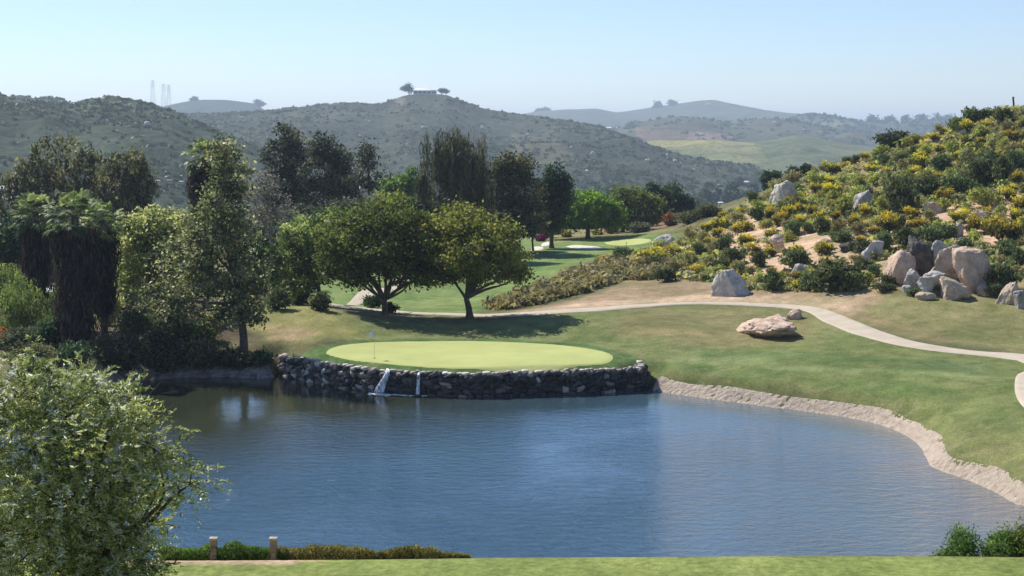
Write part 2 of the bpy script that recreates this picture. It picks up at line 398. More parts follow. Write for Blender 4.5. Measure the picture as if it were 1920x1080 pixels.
M['grey'] = leafmat('leaf_grey', (.09, .085, .07), (.17, .16, .13), (.28, .26, .2), .3)
M['sage'] = leafmat('leaf_sage', (.055, .056, .024), (.130, .124, .052), (.225, .205, .10), .28, .6, .2, .05)
M['sage_dark'] = leafmat('leaf_dark_scrub', (.018, .025, .010), (.044, .055, .022), (.095, .105, .045), .28, .6, .2, .04)
M['sage_lime'] = leafmat('leaf_lime_scrub', (.07, .085, .022), (.15, .16, .045), (.26, .25, .08), .3, .6, .2, .04)
M['chap'] = leafmat('leaf_chaparral', (.018, .028, .014), (.045, .062, .032), (.09, .105, .055), .2)
M['straw'] = leafmat('leaf_straw', (.16, .12, .065), (.27, .205, .115), (.42, .33, .19), .2, .8, .1)
M['flower'] = leafmat('leaf_yellow_flower', (.06, .07, .025), (.20, .185, .04), (.56, .46, .08), .3, .6, .2, .03)
M['russet'] = leafmat('leaf_russet', (.10, .05, .025), (.25, .12, .05), (.42, .22, .10), .3)
M['magenta'] = leafmat('leaf_magenta', (.08, .03, .05), (.28, .03, .16), (.45, .05, .27), .3)
M['pepper'] = leafmat('leaf_pepper', (.022, .032, .012), (.125, .135, .045), (.46, .44, .21), .38, .36, .55)
M['frond'] = leafmat('palm_frond', (.022, .036, .014), (.062, .085, .030), (.20, .22, .10), .35, .5, .25)
M['skirt'] = leafmat('palm_dead_skirt', (.018, .015, .013), (.045, .038, .032), (.12, .10, .085), .12, .8, .1)
M['tuft'] = leafmat('leaf_dry_tuft', (.07, .07, .028), (.13, .13, .055), (.20, .18, .085), .3)
M['rock_tan'] = rockmat('rock_tan', (.55, .43, .32), (.68, .57, .45), (.28, .22, .165), (.13, .115, .10), .4)
M['rock_pink'] = rockmat('rock_pink', (.62, .44, .32), (.80, .63, .50), (.34, .25, .18), (.18, .15, .12), .35)
M['rock_grey'] = rockmat('rock_grey', (.42, .39, .34), (.66, .62, .55), (.18, .165, .145), (.07, .065, .055), .55)
M['rock_dark'] = rockmat('rock_dark', (.09, .08, .07), (.2, .18, .15), (.04, .038, .035), (.12, .14, .07), .4)
M['rock_white'] = rockmat('rock_white', (.56, .52, .45), (.78, .74, .66), (.30, .28, .24), (.16, .15, .13), .5)

# ground shader: vertex colour of the turf, scrub earth and dirt, broken up by noise at several sizes
def groundmat(name, bump=.5, patch=1.0):
    m, t, out = newmat(name); p = wpos(t)
    at = N(t, 'ShaderNodeAttribute', attribute_name='col'); c = at.outputs['Color']
    big = noise(t, .09, 5, .6, p, .6); r = ramp(t, [(.35, (.70, .76, .64)), (.65, (1.26, 1.17, 1.2))]); L(t, big.outputs[0], r.inputs[0])
    c = mixc(t, c, r.outputs[0], .9 * patch, 'MULTIPLY')
    midn = noise(t, .7, 6, .65, mapping(t, p, (1, .7, 1))); r = ramp(t, [(.3, (.62, .68, .58)), (.7, (1.36, 1.28, 1.3))]); L(t, midn.outputs[0], r.inputs[0])
    c = mixc(t, c, r.outputs[0], .9 * patch, 'MULTIPLY')
    # bare straw patches
    st = noise(t, .33, 5, .7, p, 1.5); r = ramp(t, [(.52, (0, 0, 0)), (.70, (1, 1, 1))]); L(t, st.outputs[0], r.inputs[0])
    c = mixc(t, c, (.27, .235, .125), math_(t, 'MULTIPLY', math_(t, 'MULTIPLY', r.outputs[0], .55 * patch), math_(t, 'SUBTRACT', 1.0, at.outputs['Alpha'])))
    fine = noise(t, 6, 5, .7, p); r = ramp(t, [(.32, (.5, .52, .46)), (.68, (1.48, 1.45, 1.5))]); L(t, fine.outputs[0], r.inputs[0])
    c = mixc(t, c, r.outputs[0], .7, 'MULTIPLY')
    b = N(t, 'ShaderNodeBsdfPrincipled'); L(t, c, b.inputs['Base Color']); b.inputs['Roughness'].default_value = .95; b.inputs['Specular IOR Level'].default_value = .08
    bp = N(t, 'ShaderNodeBump'); bp.inputs['Strength'].default_value = bump; bp.inputs['Distance'].default_value = .25
    h = math_(t, 'MULTIPLY_ADD', fine.outputs[0], .35, midn.outputs[0]); L(t, h, bp.inputs['Height']); L(t, bp.outputs[0], b.inputs['Normal'])
    L(t, b.outputs[0], out.inputs[0]); return m
M['ground'] = groundmat('ground_turf_and_earth', .45)
M['hill'] = groundmat('hill_earth', .4, .6)
M['putting'] = solid('putting_green_turf', (.40, .425, .155), .9, .25, .10, .15, .02, .1)
M['path'] = solid('pale_concrete', (.47, .40, .305), .9, .6, .12, .2, .02, .15)
M['sand'] = solid('bunker_sand', (.62, .57, .47), .95, .8, .10, .3, .05, .1)
M['white'] = solid('white_paint', (.80, .80, .78), .5, 4, .05, .1, .01)
M['offwhite'] = solid('offwhite_wall', (.45, .42, .38), .7, 2, .08, .1, .01)
M['greywall'] = solid('bluegrey_wall', (.46, .52, .58), .6, 2, .1, .1, .01)
M['darkglass'] = solid('dark_window', (.04, .05, .06), .15, 2, .1, 0)
M['roofgrey'] = solid('grey_roof', (.38, .37, .36), .8, 2, .12, .2, .02)
M['roofred'] = solid('brown_roof', (.28, .16, .11), .8, 2, .12, .2, .02)
M['timber'] = solid('dark_timber', (.06, .05, .042), .85, 3, .3, .4, .02)
M['charred'] = solid('charred_wood', (.022, .02, .018), .9, 3, .4, .6, .03)
M['post'] = solid('weathered_post', (.30, .24, .17), .85, 6, .3, .4, .01)
M['steel'] = solid('galvanised_steel', (.30, .31, .33), .5, 2, .1, 0)

# ------------------------------------------------------------------ the ground sheet
def build_ground():
    rows = [4.0]
    while rows[-1] < 700: rows.append(rows[-1] + max(.3, rows[-1] * .0042) if rows[-1] < 330 else rows[-1] * 1.012)
    while rows[-1] < 16000: rows.append(rows[-1] * 1.09)
    rows = np.array(rows)
    us = np.r_[np.linspace(-3000, -650, 60), np.linspace(-640, 2560, 640), np.linspace(2600, 4900, 60)]
    U, Y = np.meshgrid(us, rows); X = np.clip((U - 960) / FPX * Y, -15000, 15000)
    far = farz(Y)
    inside = zg(X, Y)
    b = np.maximum(sm((Y - 480) / 70), np.maximum(sm((np.abs(X) - 170) / 28), 0))
    z = np.where(b > 0, inside * (1 - b) + b * (far * sm((Y - 250) / 300) + 3 * (1 - sm((Y - 250) / 300))), inside)
    V = np.stack([X, Y, z], -1).reshape(-1, 3)
    x, y = V[:, 0], V[:, 1]
    c = np.empty((len(V), 4)); c[:] = (.125, .128, .062, 0)
    nz = .5 + .5 * fbm2(x / 5, y / 5, 4, 21) / 1.6; nz2 = fbm2(x / 1.6, y / 1.6, 3, 31)
    def paint(pix, colr, soft=1.0, a=0, world=False, amt=1.0):
        pl = np.array(pix, float) if world else Gp(pix)[:, :2]
        bx = (x > pl[:, 0].min() - 6) & (x < pl[:, 0].max() + 6) & (y > pl[:, 1].min() - 6) & (y < pl[:, 1].max() + 6)
        sd = sdist(x[bx], y[bx], pl) + nz2[bx] * soft * .45
        w_ = (sm(.5 - sd / (2 * soft)) * amt)[:, None]
        c[bx] = c[bx] * (1 - w_) + np.array([*colr, a]) * w_
    GR = (.145, .176, .064); DRY = (.215, .19, .085); OL = (.155, .165, .065)
    DIRT = (.50, .385, .27); BR = (.30, .225, .145)
    # right hill earth
    paint([(1100, 530), (1200, 480), (1290, 440), (1380, 385), (1550, 322), (1700, 270), (1820, 222), (2080, 185), (2200, 420), (2050, 560), (1900, 560), (1600, 552), (1350, 545)], (.27, .225, .115), 3)
    for pl in ([(1320, 450), (1400, 400), (1440, 420), (1500, 430), (1640, 425), (1700, 450), (1640, 500), (1560, 520), (1400, 520)], [(1350, 480), (1480, 430), (1700, 400), (1800, 385), (1900, 400), (1920, 470), (1800, 480), (1640, 470), (1500, 500), (1400, 515)],
               [(1720, 420), (1780, 375), (1900, 365), (1980, 420), (1900, 440), (1800, 440)]): paint(pl, (.54, .38, .265), 2.4)
    # left wood floor
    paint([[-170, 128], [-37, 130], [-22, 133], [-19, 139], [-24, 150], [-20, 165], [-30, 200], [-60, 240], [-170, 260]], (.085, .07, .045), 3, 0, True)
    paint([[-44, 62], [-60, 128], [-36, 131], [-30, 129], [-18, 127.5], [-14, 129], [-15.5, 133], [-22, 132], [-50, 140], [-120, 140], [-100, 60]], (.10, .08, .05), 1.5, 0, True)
    # the lawns
    paint([(1195, 690), (1215, 702), (1300, 705), (1400, 724), (1500, 735), (1600, 752), (1700, 779), (1765, 828), (1812, 860), (1900, 890), (2000, 935), (2200, 960), (2200, 680), (1920, 672), (1800, 662), (1640, 635), (1560, 610), (1520, 590), (1450, 578), (1300, 573), (1100, 586), (1000, 596), (640, 590), (560, 570), (480, 575), (470, 620), (540, 662), (700, 640), (1000, 640), (1150, 655)], GR, 1.0)
    paint([(480, 572), (560, 568), (640, 592), (690, 632), (560, 652), (500, 640), (470, 610)], (.20, .205, .075), 1.2)
    paint([(495, 610), (560, 612), (600, 625), (560, 645), (500, 640)], (.30, .23, .13), .9, 0, False, .8)
    paint([(1140, 600), (1200, 580), (1400, 578), (1510, 592), (1540, 615), (1500, 645), (1350, 650), (1250, 640), (1150, 620)], (.20, .18, .085), 2.0, 0, False, .85)
    paint([(1200, 618), (1330, 622), (1330, 632), (1200, 628)], (.34, .27, .15), .8, 0, False, .6)
    paint([(1220, 712), (1400, 725), (1600, 752), (1740, 800), (1810, 858), (1960, 905), (1960, 860), (1820, 800), (1700, 755), (1500, 722), (1350, 700)], (.165, .175, .07), 1.6, 0, False, .8)
    # mown streaks on the apron
    for pl, cc in (([(1450, 688), (1700, 692), (1860, 706), (1840, 711), (1650, 698), (1450, 694)], (.21, .27, .115)), ([(1300, 652), (1500, 660), (1700, 672), (1680, 682), (1500, 674), (1300, 664)], (.10, .155, .055)), ([(1480, 700), (1700, 712), (1800, 740), (1700, 742), (1560, 722)], (.095, .15, .045)), ([(1700, 672), (1850, 680), (1840, 700), (1700, 690)], (.095, .145, .06)), ([(1250, 664), (1450, 672), (1450, 682), (1250, 678)], (.17, .225, .09)), ([(1200, 676), (1340, 688), (1500, 708), (1400, 710), (1240, 696)], (.10, .16, .05))):
        paint(pl, cc, .8, 0, False, .75)
    paint([(1560, 585), (1640, 606), (1700, 630), (1900, 658), (2200, 670), (2200, 590), (1900, 562), (1650, 552), (1560, 560)], (.185, .185, .08), 1.4)
    paint([(1580, 590), (1660, 615), (1760, 642), (1800, 640), (1700, 610), (1620, 585)], (.24, .19, .105), 1.2, 0, False, .7)
    # dirt berm above the path and the dirt beside it
    paint([(900, 596), (1000, 578), (1100, 556), (1190, 528), (1300, 524), (1400, 548), (1480, 548), (1600, 545), (1660, 556), (1600, 590), (1540, 577), (1400, 566), (1300, 565), (1100, 577), (960, 590)], BR, 1.2, 1)
    paint([(930, 592), (1100, 566), (1300, 552), (1440, 556), (1600, 556), (1600, 586), (1400, 567), (1300, 566), (1100, 577)], DIRT, 1.4, 1, False, .7)
    # far fairway
    paint([(560, 560), (620, 575), (800, 590), (900, 586), (935, 560), (1000, 542), (1090, 492), (1210, 466), (1270, 440), (1150, 436), (1060, 438), (980, 448), (960, 480), (900, 500), (800, 510), (700, 515), (600, 530)], (.155, .225, .072), 1.2)
    paint([(1040, 456), (1100, 445), (1200, 440), (1260, 432), (1230, 425), (1080, 430), (1040, 440)], (.23, .21, .10), 1.5)
    paint([(740, 575), (790, 560), (850, 555), (900, 560), (800, 585)], (.25, .29, .11), 1.5, 0, False, .5)
    paint([(1000, 480), (1060, 462), (1110, 470), (1060, 480), (1010, 492)], (.20, .28, .12), 1.5, 0, False, .6)
    paint([(1130, 440), (1180, 430), (1300, 420), (1330, 400), (1240, 405), (1150, 415)], (.20, .14, .085), 2)
    # collar round the green
    paint([(540, 668), (600, 648), (760, 634), (950, 634), (1100, 645), (1190, 668), (1200, 690), (1100, 700), (800, 700), (600, 690)], (.075, .135, .042), .35)
    # tee terrace
    e_ = (30.4)
    paint([[-30, 5], [-30, e_], [30, e_], [30, 5]], (.20, .245, .075), .15, 1, True)
    paint([P(200, 1052, 29.7)[:2], P(540, 1053, 29.7)[:2], P(640, 1047, 30.3)[:2], P(560, 1040, 30.9)[:2], P(200, 1040, 30.9)[:2]], (.46, .34, .24), .1, 1, True)
    me = mesh('ground', V, gridfaces(len(rows), len(us)), M['ground'], smooth=True)
    at = me.attributes.new('col', 'FLOAT_COLOR', 'POINT'); at.data.foreach_set('color', c.astype(np.float32).reshape(-1))
    return tag(obj('ground', me), kind='structure')
build_ground()

# ------------------------------------------------------------------ draped sheets
def ribbon(name, A_, B_, mat, nl=160, nc=9, lift=.06, kind='structure', label=None):
    a = resample(A_, nl); b = resample(B_, nl)
    V = []
    for i in range(nc):
        t_ = i / (nc - 1); q = a * (1 - t_) + b * t_
        z = zg(q[:, 0], q[:, 1]) + lift * (1 if 0 < i < nc - 1 else -1.5)
        V.append(np.stack([q[:, 0], q[:, 1], z], 1))
    V = np.stack(V, 0).reshape(-1, 3)
    return tag(obj(name, mesh(name, V, gridfaces(nc, nl)[:, ::-1], mat)), kind=kind)
def blob(name, pix, mat, lift=.06, rings=24, n_=110, dish=0, crown=0):
    pl = Gp(pix)[:, :2] if len(pix[0]) == 2 else np.array(pix)[:, :2]
    o = resample(np.vstack([pl, pl[:1]]), n_ + 1)[:-1]; c_ = o.mean(0); V = [[c_[0], c_[1], float(zg(c_[0], c_[1])) + lift - dish + crown]]
    for r_ in range(1, rings + 1):
        t_ = r_ / rings; q = c_ + (o - c_) * t_
        z = zg(q[:, 0], q[:, 1]) + (lift - dish * (1 - t_ ** 4) + crown * (1 - t_ ** 2) if r_ < rings else -.12)
        V += np.stack([q[:, 0], q[:, 1], z], 1).tolist()
    F4 = []; F3 = []
    for k in range(n_): F3.append([0, 1 + k, 1 + (k + 1) % n_])
    for r_ in range(rings - 1):
        for k in range(n_):
            a0 = 1 + r_ * n_; F4.append([a0 + k, a0 + n_ + k, a0 + n_ + (k + 1) % n_, a0 + (k + 1) % n_])
    return tag(obj(name, mesh(name, np.array(V), [np.array(F3), np.array(F4)], mat)), kind='structure')

UP = [(905, 589.5), (1000, 584), (1100, 577), (1200, 571), (1300, 566.5), (1400, 567.5), (1480, 571), (1540, 577), (1585, 591), (1640, 614), (1700, 635), (1760, 648), (1830, 658), (1920, 663), (2060, 668), (2350, 676)]
LO = [(905, 594), (1000, 592), (1100, 585), (1200, 577), (1300, 571), (1400, 573.5), (1470, 578), (1513, 586), (1545, 606), (1600, 628), (1680, 648), (1760, 660), (1850, 669), (1930, 680), (2060, 690), (2350, 700)]
ribbon('cart_path', Gp(UP)[:, :2], Gp(LO)[:, :2], M['path'], 220)
ribbon('cart_path', Gp([(1880, 667), (1925, 688), (1903, 702), (1898, 725), (1904, 750), (1930, 775), (1990, 805), (2150, 850)])[:, :2], Gp([(1960, 668), (1985, 690), (1965, 706), (1955, 722), (1960, 745), (1985, 765), (2040, 785), (2170, 820)])[:, :2], M['path'], 80)
ribbon('cart_path', Gp([(646, 572), (660, 558), (674, 544), (700, 541), (728, 539), (733, 528), (752, 517)])[:, :2], Gp([(668, 574), (688, 567), (703, 558), (720, 550), (742, 545), (757, 534), (766, 520)])[:, :2], M['path'], 60)
ribbon('cart_path', Gp([(615, 568), (650, 573), (700, 578), (760, 584), (830, 587), (910, 589.5)])[:, :2], Gp([(615, 573), (650, 578), (700, 582), (760, 588), (830, 591), (910, 594)])[:, :2], M['path'], 60)
blob('putting_green', [(612, 668), (604, 662), (616, 652), (660, 644), (740, 640.5), (840, 639.5), (940, 641), (1030, 645), (1100, 652), (1145, 661), (1157, 672), (1140, 683), (1090, 689), (1000, 693.5), (900, 694), (800, 690), (720, 683), (650, 676)], M['putting'], .05, 26, 120)
blob('sand_bunker', [(1058, 462), (1075, 459), (1100, 460.5), (1125, 463), (1133, 466), (1100, 467.5), (1075, 466)], M['sand'], .05, 8, 40, 0)
blob('sand_bunker', [(993, 467), (1005, 462), (1020, 464), (1015, 469), (995, 470)], M['sand'], .05, 8, 40)
blob('sand_bunker', [(1015, 457), (1028, 453), (1036, 456), (1028, 461), (1015, 462)], M['sand'], .05, 8, 40)
blob('distant_putting_green', [(1128, 455), (1160, 450), (1200, 447), (1225, 449), (1210, 457), (1170, 461), (1140, 459)], M['putting'], .05, 8, 50)

# ------------------------------------------------------------------ the water
def build_water():
    m, t, out = newmat('pond_water'); p = wpos(t)
    sx = N(t, 'ShaderNodeSeparateXYZ'); L(t, p, sx.inputs[0])
    # silt stirred up along the right and near shore
    f = math_(t, 'MULTIPLY_ADD', sx.outputs[0], .040, -.30)
    wob = noise(t, .07, 3, .5, p); f = math_(t, 'ADD', f, math_(t, 'MULTIPLY_ADD', wob.outputs[0], .5, -.25))
    r = ramp(t, [(.0, (.044, .094, .134)), (.45, (.062, .112, .138)), (.75, (.14, .14, .125)), (1, (.26, .22, .175))]); L(t, f, r.inputs[0])
    # olive zone at far left: dark tree reflections painted into the water colour
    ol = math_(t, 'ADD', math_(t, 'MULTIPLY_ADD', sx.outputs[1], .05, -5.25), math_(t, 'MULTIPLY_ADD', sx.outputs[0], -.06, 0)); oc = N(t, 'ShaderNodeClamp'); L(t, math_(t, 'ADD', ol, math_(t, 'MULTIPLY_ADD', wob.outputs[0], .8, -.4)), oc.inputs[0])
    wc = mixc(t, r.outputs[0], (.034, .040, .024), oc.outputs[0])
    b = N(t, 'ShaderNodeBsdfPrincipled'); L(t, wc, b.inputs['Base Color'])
    b.inputs['IOR'].default_value = 2.1; b.inputs['Roughness'].default_value = .04
    calm = math_(t, 'MULTIPLY_ADD', sx.outputs[1], -.028, 3.35)      # ripples die out towards the sheltered far wall
    cl = N(t, 'ShaderNodeClamp'); L(t, calm, cl.inputs[0]); cl.inputs[1].default_value = .10
    patch = noise(t, .06, 3, .6, p, .8); pr = ramp(t, [(.35, (.35, .35, .35)), (.65, (1, 1, 1))]); L(t, patch.outputs[0], pr.inputs[0])
    st = math_(t, 'MULTIPLY', cl.outputs[0], pr.outputs[0])
    w1 = noise(t, .85, 5, .6, mapping(t, p, (1.0, 1.7, 1)), .4); w2 = noise(t, 3.6, 3, .55, mapping(t, p, (1.0, 1.5, 1)))
    h = math_(t, 'MULTIPLY_ADD', w2.outputs[0], .33, w1.outputs[0])
    bp = N(t, 'ShaderNodeBump'); bp.inputs['Distance'].default_value = .27; L(t, st, bp.inputs['Strength']); L(t, h, bp.inputs['Height'])
    L(t, bp.outputs[0], b.inputs['Normal']); L(t, b.outputs[0], out.inputs[0])
    xs = np.linspace(-56, 46, 60); ys = np.linspace(52, 131.5, 60)
    X, Y = np.meshgrid(xs, ys)
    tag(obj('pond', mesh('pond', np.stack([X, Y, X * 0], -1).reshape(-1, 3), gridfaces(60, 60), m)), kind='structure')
build_water()

# ------------------------------------------------------------------ rocky banks: a crust of broken rock over the waterline
def build_bank(name, line, w_, lift, mat, side=1, amp=.16, seed=3):
    n_ = int(np.linalg.norm(np.diff(line, axis=0), axis=1).sum() / .11); q = resample(line, n_)
    tg = np.gradient(q, axis=0); tg /= np.linalg.norm(tg, axis=1)[:, None]
    nm = np.stack([-tg[:, 1], tg[:, 0]], 1) * side
    K = 22; V = []
    for k in range(K):
        t_ = k / (K - 1)
        off = -.35 + (w_ + .35 + .22 * n2(np.arange(n_) / 30, np.zeros(n_), seed)) * t_
        x = q[:, 0] + nm[:, 0] * off; y = q[:, 1] + nm[:, 1] * off
        cell = fbm3(np.stack([x * .9, y * .9, np.full(n_, t_ * 2.)], 1), 4, seed)
        ridg = 1 - np.abs(fbm3(np.stack([x * 1.7, y * 1.7, np.full(n_, t_)], 1), 3, seed + 9))
        z = zg(x, y) + lift * math.sin(math.pi * min(1, t_ * 1.15 + .03)) + amp * (cell * .8 + ridg * .5 - .3) * math.sin(math.pi * (t_ * .94 + .03))
        if k == K - 1: z = zg(x, y) - .15
        if k == 0: z = z * 0 - .5
        V.append(np.stack([x, y, z], 1))
    V = np.stack(V).reshape(-1, 3)
    return tag(obj(name, mesh(name, V, gridfaces(K, n_)[:, ::1 if side > 0 else -1], mat)), kind='structure')
M['bank'] = rockmat('bank_rock', (.50, .40, .30), (.64, .54, .43), (.33, .26, .195), (.20, .17, .13), .4, 2.0)
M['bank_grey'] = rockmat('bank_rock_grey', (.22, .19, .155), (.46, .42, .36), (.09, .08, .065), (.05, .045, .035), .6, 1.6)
build_bank('rocky_bank', rb_full[1:], 1.1, .07, M['bank'], 1, .055)
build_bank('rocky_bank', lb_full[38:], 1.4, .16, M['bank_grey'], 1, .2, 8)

# ------------------------------------------------------------------ rocks
_ico = {}
def ico(sub):
    if sub not in _ico:
        bm = bmesh.new(); bmesh.ops.create_icosphere(bm, subdivisions=sub, radius=1); bm.verts.ensure_lookup_table()
        _ico[sub] = (np.array([v.co[:] for v in bm.verts]), np.array([[v.index for v in f.verts] for f in bm.faces])); bm.free()
    return _ico[sub]
def rockgeo(seed, sub=4, ncut=9, rough=.22):
    V, F = ico(sub); r = np.random.default_rng(seed); V = V.copy()
    V *= (1 + rough * .6 * fbm3(V * .9 + seed * 1.7, 2, seed + 40)[:, None])
    for _ in range(ncut + 5):
        nrm = r.normal(size=3); nrm /= np.linalg.norm(nrm); d = r.uniform(.5, .9)
        k = V @ nrm; over = np.maximum(0, k - d); V -= nrm * over[:, None] * .95
    V *= (1 + rough * fbm3(V * 1.3 + seed * 3.1, 4, seed)[:, None] * .7)
    cr = np.abs(fbm3(V * 1.4 + seed * 2.3, 3, seed + 7)); V *= (1 - .10 * np.clip(1 - cr / .10, 0, 1)[:, None])      # joints
    V *= (1 + .05 * fbm3(V * 5 + seed, 3, seed + 5)[:, None])
    return V, F

# ------------------------------------------------------------------ stone retaining wall of the green
WT = 1.83
def wt_at(s_): return WT - .52 * (1 - sm((np.asarray(s_) - 1.5) / 7.0))
def build_wall():
    root = empty('retaining_wall', (*wall_c[60], 0), 'curved dry stone retaining wall holding the putting green above the pond', 'wall')
    base = np.array([*wall_c[60], 0])
    m, t, out = newmat('wall_stone'); v = objpos(t)
    at = N(t, 'ShaderNodeAttribute', attribute_name='tint')
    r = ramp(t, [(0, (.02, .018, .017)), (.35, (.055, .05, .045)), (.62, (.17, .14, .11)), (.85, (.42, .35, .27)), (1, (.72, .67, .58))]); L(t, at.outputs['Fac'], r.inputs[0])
    n1 = noise(t, 5, 6, .7, v); c = mixc(t, r.outputs[0], mixc(t, (.4, .4, .4), (1.6, 1.6, 1.6), n1.outputs[0]), .9, 'MULTIPLY')
    b = N(t, 'ShaderNodeBsdfPrincipled'); L(t, c, b.inputs['Base Color']); b.inputs['Roughness'].default_value = .7
    bp = N(t, 'ShaderNodeBump'); bp.inputs['Strength'].default_value = .6; bp.inputs['Distance'].default_value = .05; L(t, noise(t, 9, 6, .65, v).outputs[0], bp.inputs['Height']); L(t, bp.outputs[0], b.inputs['Normal'])
    L(t, b.outputs[0], out.inputs[0])
    W = wall_c; n_ = len(W); tg = np.gradient(W, axis=0); tg /= np.linalg.norm(tg, axis=1)[:, None]
    nm = np.stack([-tg[:, 1], tg[:, 0]], 1)     # points to the land
    if (np.array([0, 1]) @ nm[60]) < 0: nm = -nm
    # core
    prof = [(.16, -1.2), (.16, 0.9), (.2, WT - .18), (.75, WT - .1), (1.0, WT - .4), (1.0, -1.0)]
    V = np.stack([np.stack([W[:, 0] + nm[:, 0] * a_, W[:, 1] + nm[:, 1] * a_, np.full(n_, z_)], 1) for a_, z_ in prof]); _s = np.r_[0, np.cumsum(np.linalg.norm(np.diff(W, axis=0), axis=1))]; V[2:4, :, 2] -= (WT - wt_at(_s)); V[4, :, 2] -= (WT - wt_at(_s)); V = V.reshape(-1, 3) - base
    g = Geo(); g.add(V, gridfaces(len(prof), n_), .05); g.build('core', m, root)
    # stones
    s_ = np.r_[0, np.cumsum(np.linalg.norm(np.diff(W, axis=0), axis=1))]
    rr = np.random.default_rng(5); g = Geo(); V0, F0 = ico(2)
    z = -.15; row = 0
    while z < WT - .2:
        h = rr.uniform(.26, .42); s0 = rr.uniform(0, .3)
        while s0 < s_[-1]:
            L_ = rr.uniform(.22, .95); sc_ = s0 + L_ / 2
            x, y = np.interp(sc_, s_, W[:, 0]), np.interp(sc_, s_, W[:, 1]); nx, ny = np.interp(sc_, s_, nm[:, 0]), np.interp(sc_, s_, nm[:, 1])
            if rr.random() < .93 and z < wt_at(sc_) - .25:
                Vv = V0.copy(); Vv = np.sign(Vv) * np.abs(Vv) ** .5; Vv *= 1 + .34 * fbm3(Vv * 1.2 + rr.uniform(0, 99), 2, 3)[:, None]
                dep = rr.uniform(.14, .44); hh = h * rr.uniform(.42, .62)
                lx = Vv[:, 0] * L_ * .52; ly = Vv[:, 1] * dep; lz = Vv[:, 2] * hh
                tl = rr.uniform(-.6, .6); lx, lz = lx * math.cos(tl) - lz * math.sin(tl), lx * math.sin(tl) + lz * math.cos(tl)
                X = x + ny * lx + nx * (ly + .12 + .12 * z / WT); Y = y - nx * lx + ny * (ly + .12 + .12 * z / WT)
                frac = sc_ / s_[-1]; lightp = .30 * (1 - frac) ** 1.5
                tt = np.clip(rr.beta(1.5, 2.6) * (1.0 if z > 1.15 or frac < .38 else .55) + (rr.random() < .045) * .45 + lightp, 0, 1)  # sunlit left end and shaded, wet lower right painted into the stone tint
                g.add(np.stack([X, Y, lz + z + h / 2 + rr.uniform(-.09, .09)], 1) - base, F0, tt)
            s0 += L_ * .93
        z += h * .86; row += 1
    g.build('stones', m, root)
    # pale capping stones
    g = Geo(); s0 = 0
    while s0 < s_[-1]:
        L_ = rr.uniform(.3, .7); sc_ = s0 + L_ / 2
        x, y = np.interp(sc_, s_, W[:, 0]), np.interp(sc_, s_, W[:, 1]); nx, ny = np.interp(sc_, s_, nm[:, 0]), np.interp(sc_, s_, nm[:, 1])
        Vv = V0.copy(); Vv = np.sign(Vv) * np.abs(Vv) ** .6; Vv *= 1 + .25 * fbm3(Vv * 1.1 + rr.uniform(0, 99), 2, 3)[:, None]
        lx = Vv[:, 0] * L_ * .5; ly = Vv[:, 1] * rr.uniform(.2, .36); lz = Vv[:, 2] * rr.uniform(.10, .17)
        g.add(np.stack([x + ny * lx + nx * (ly + .36), y - nx * lx + ny * (ly + .36), lz + wt_at(sc_) - .07 + rr.uniform(-.10, .09)], 1) - base, F0, np.clip(rr.normal(.80, .12), .4, 1))
        s0 += L_ * .95
    g.build('capstone_row', m, root)
build_wall()

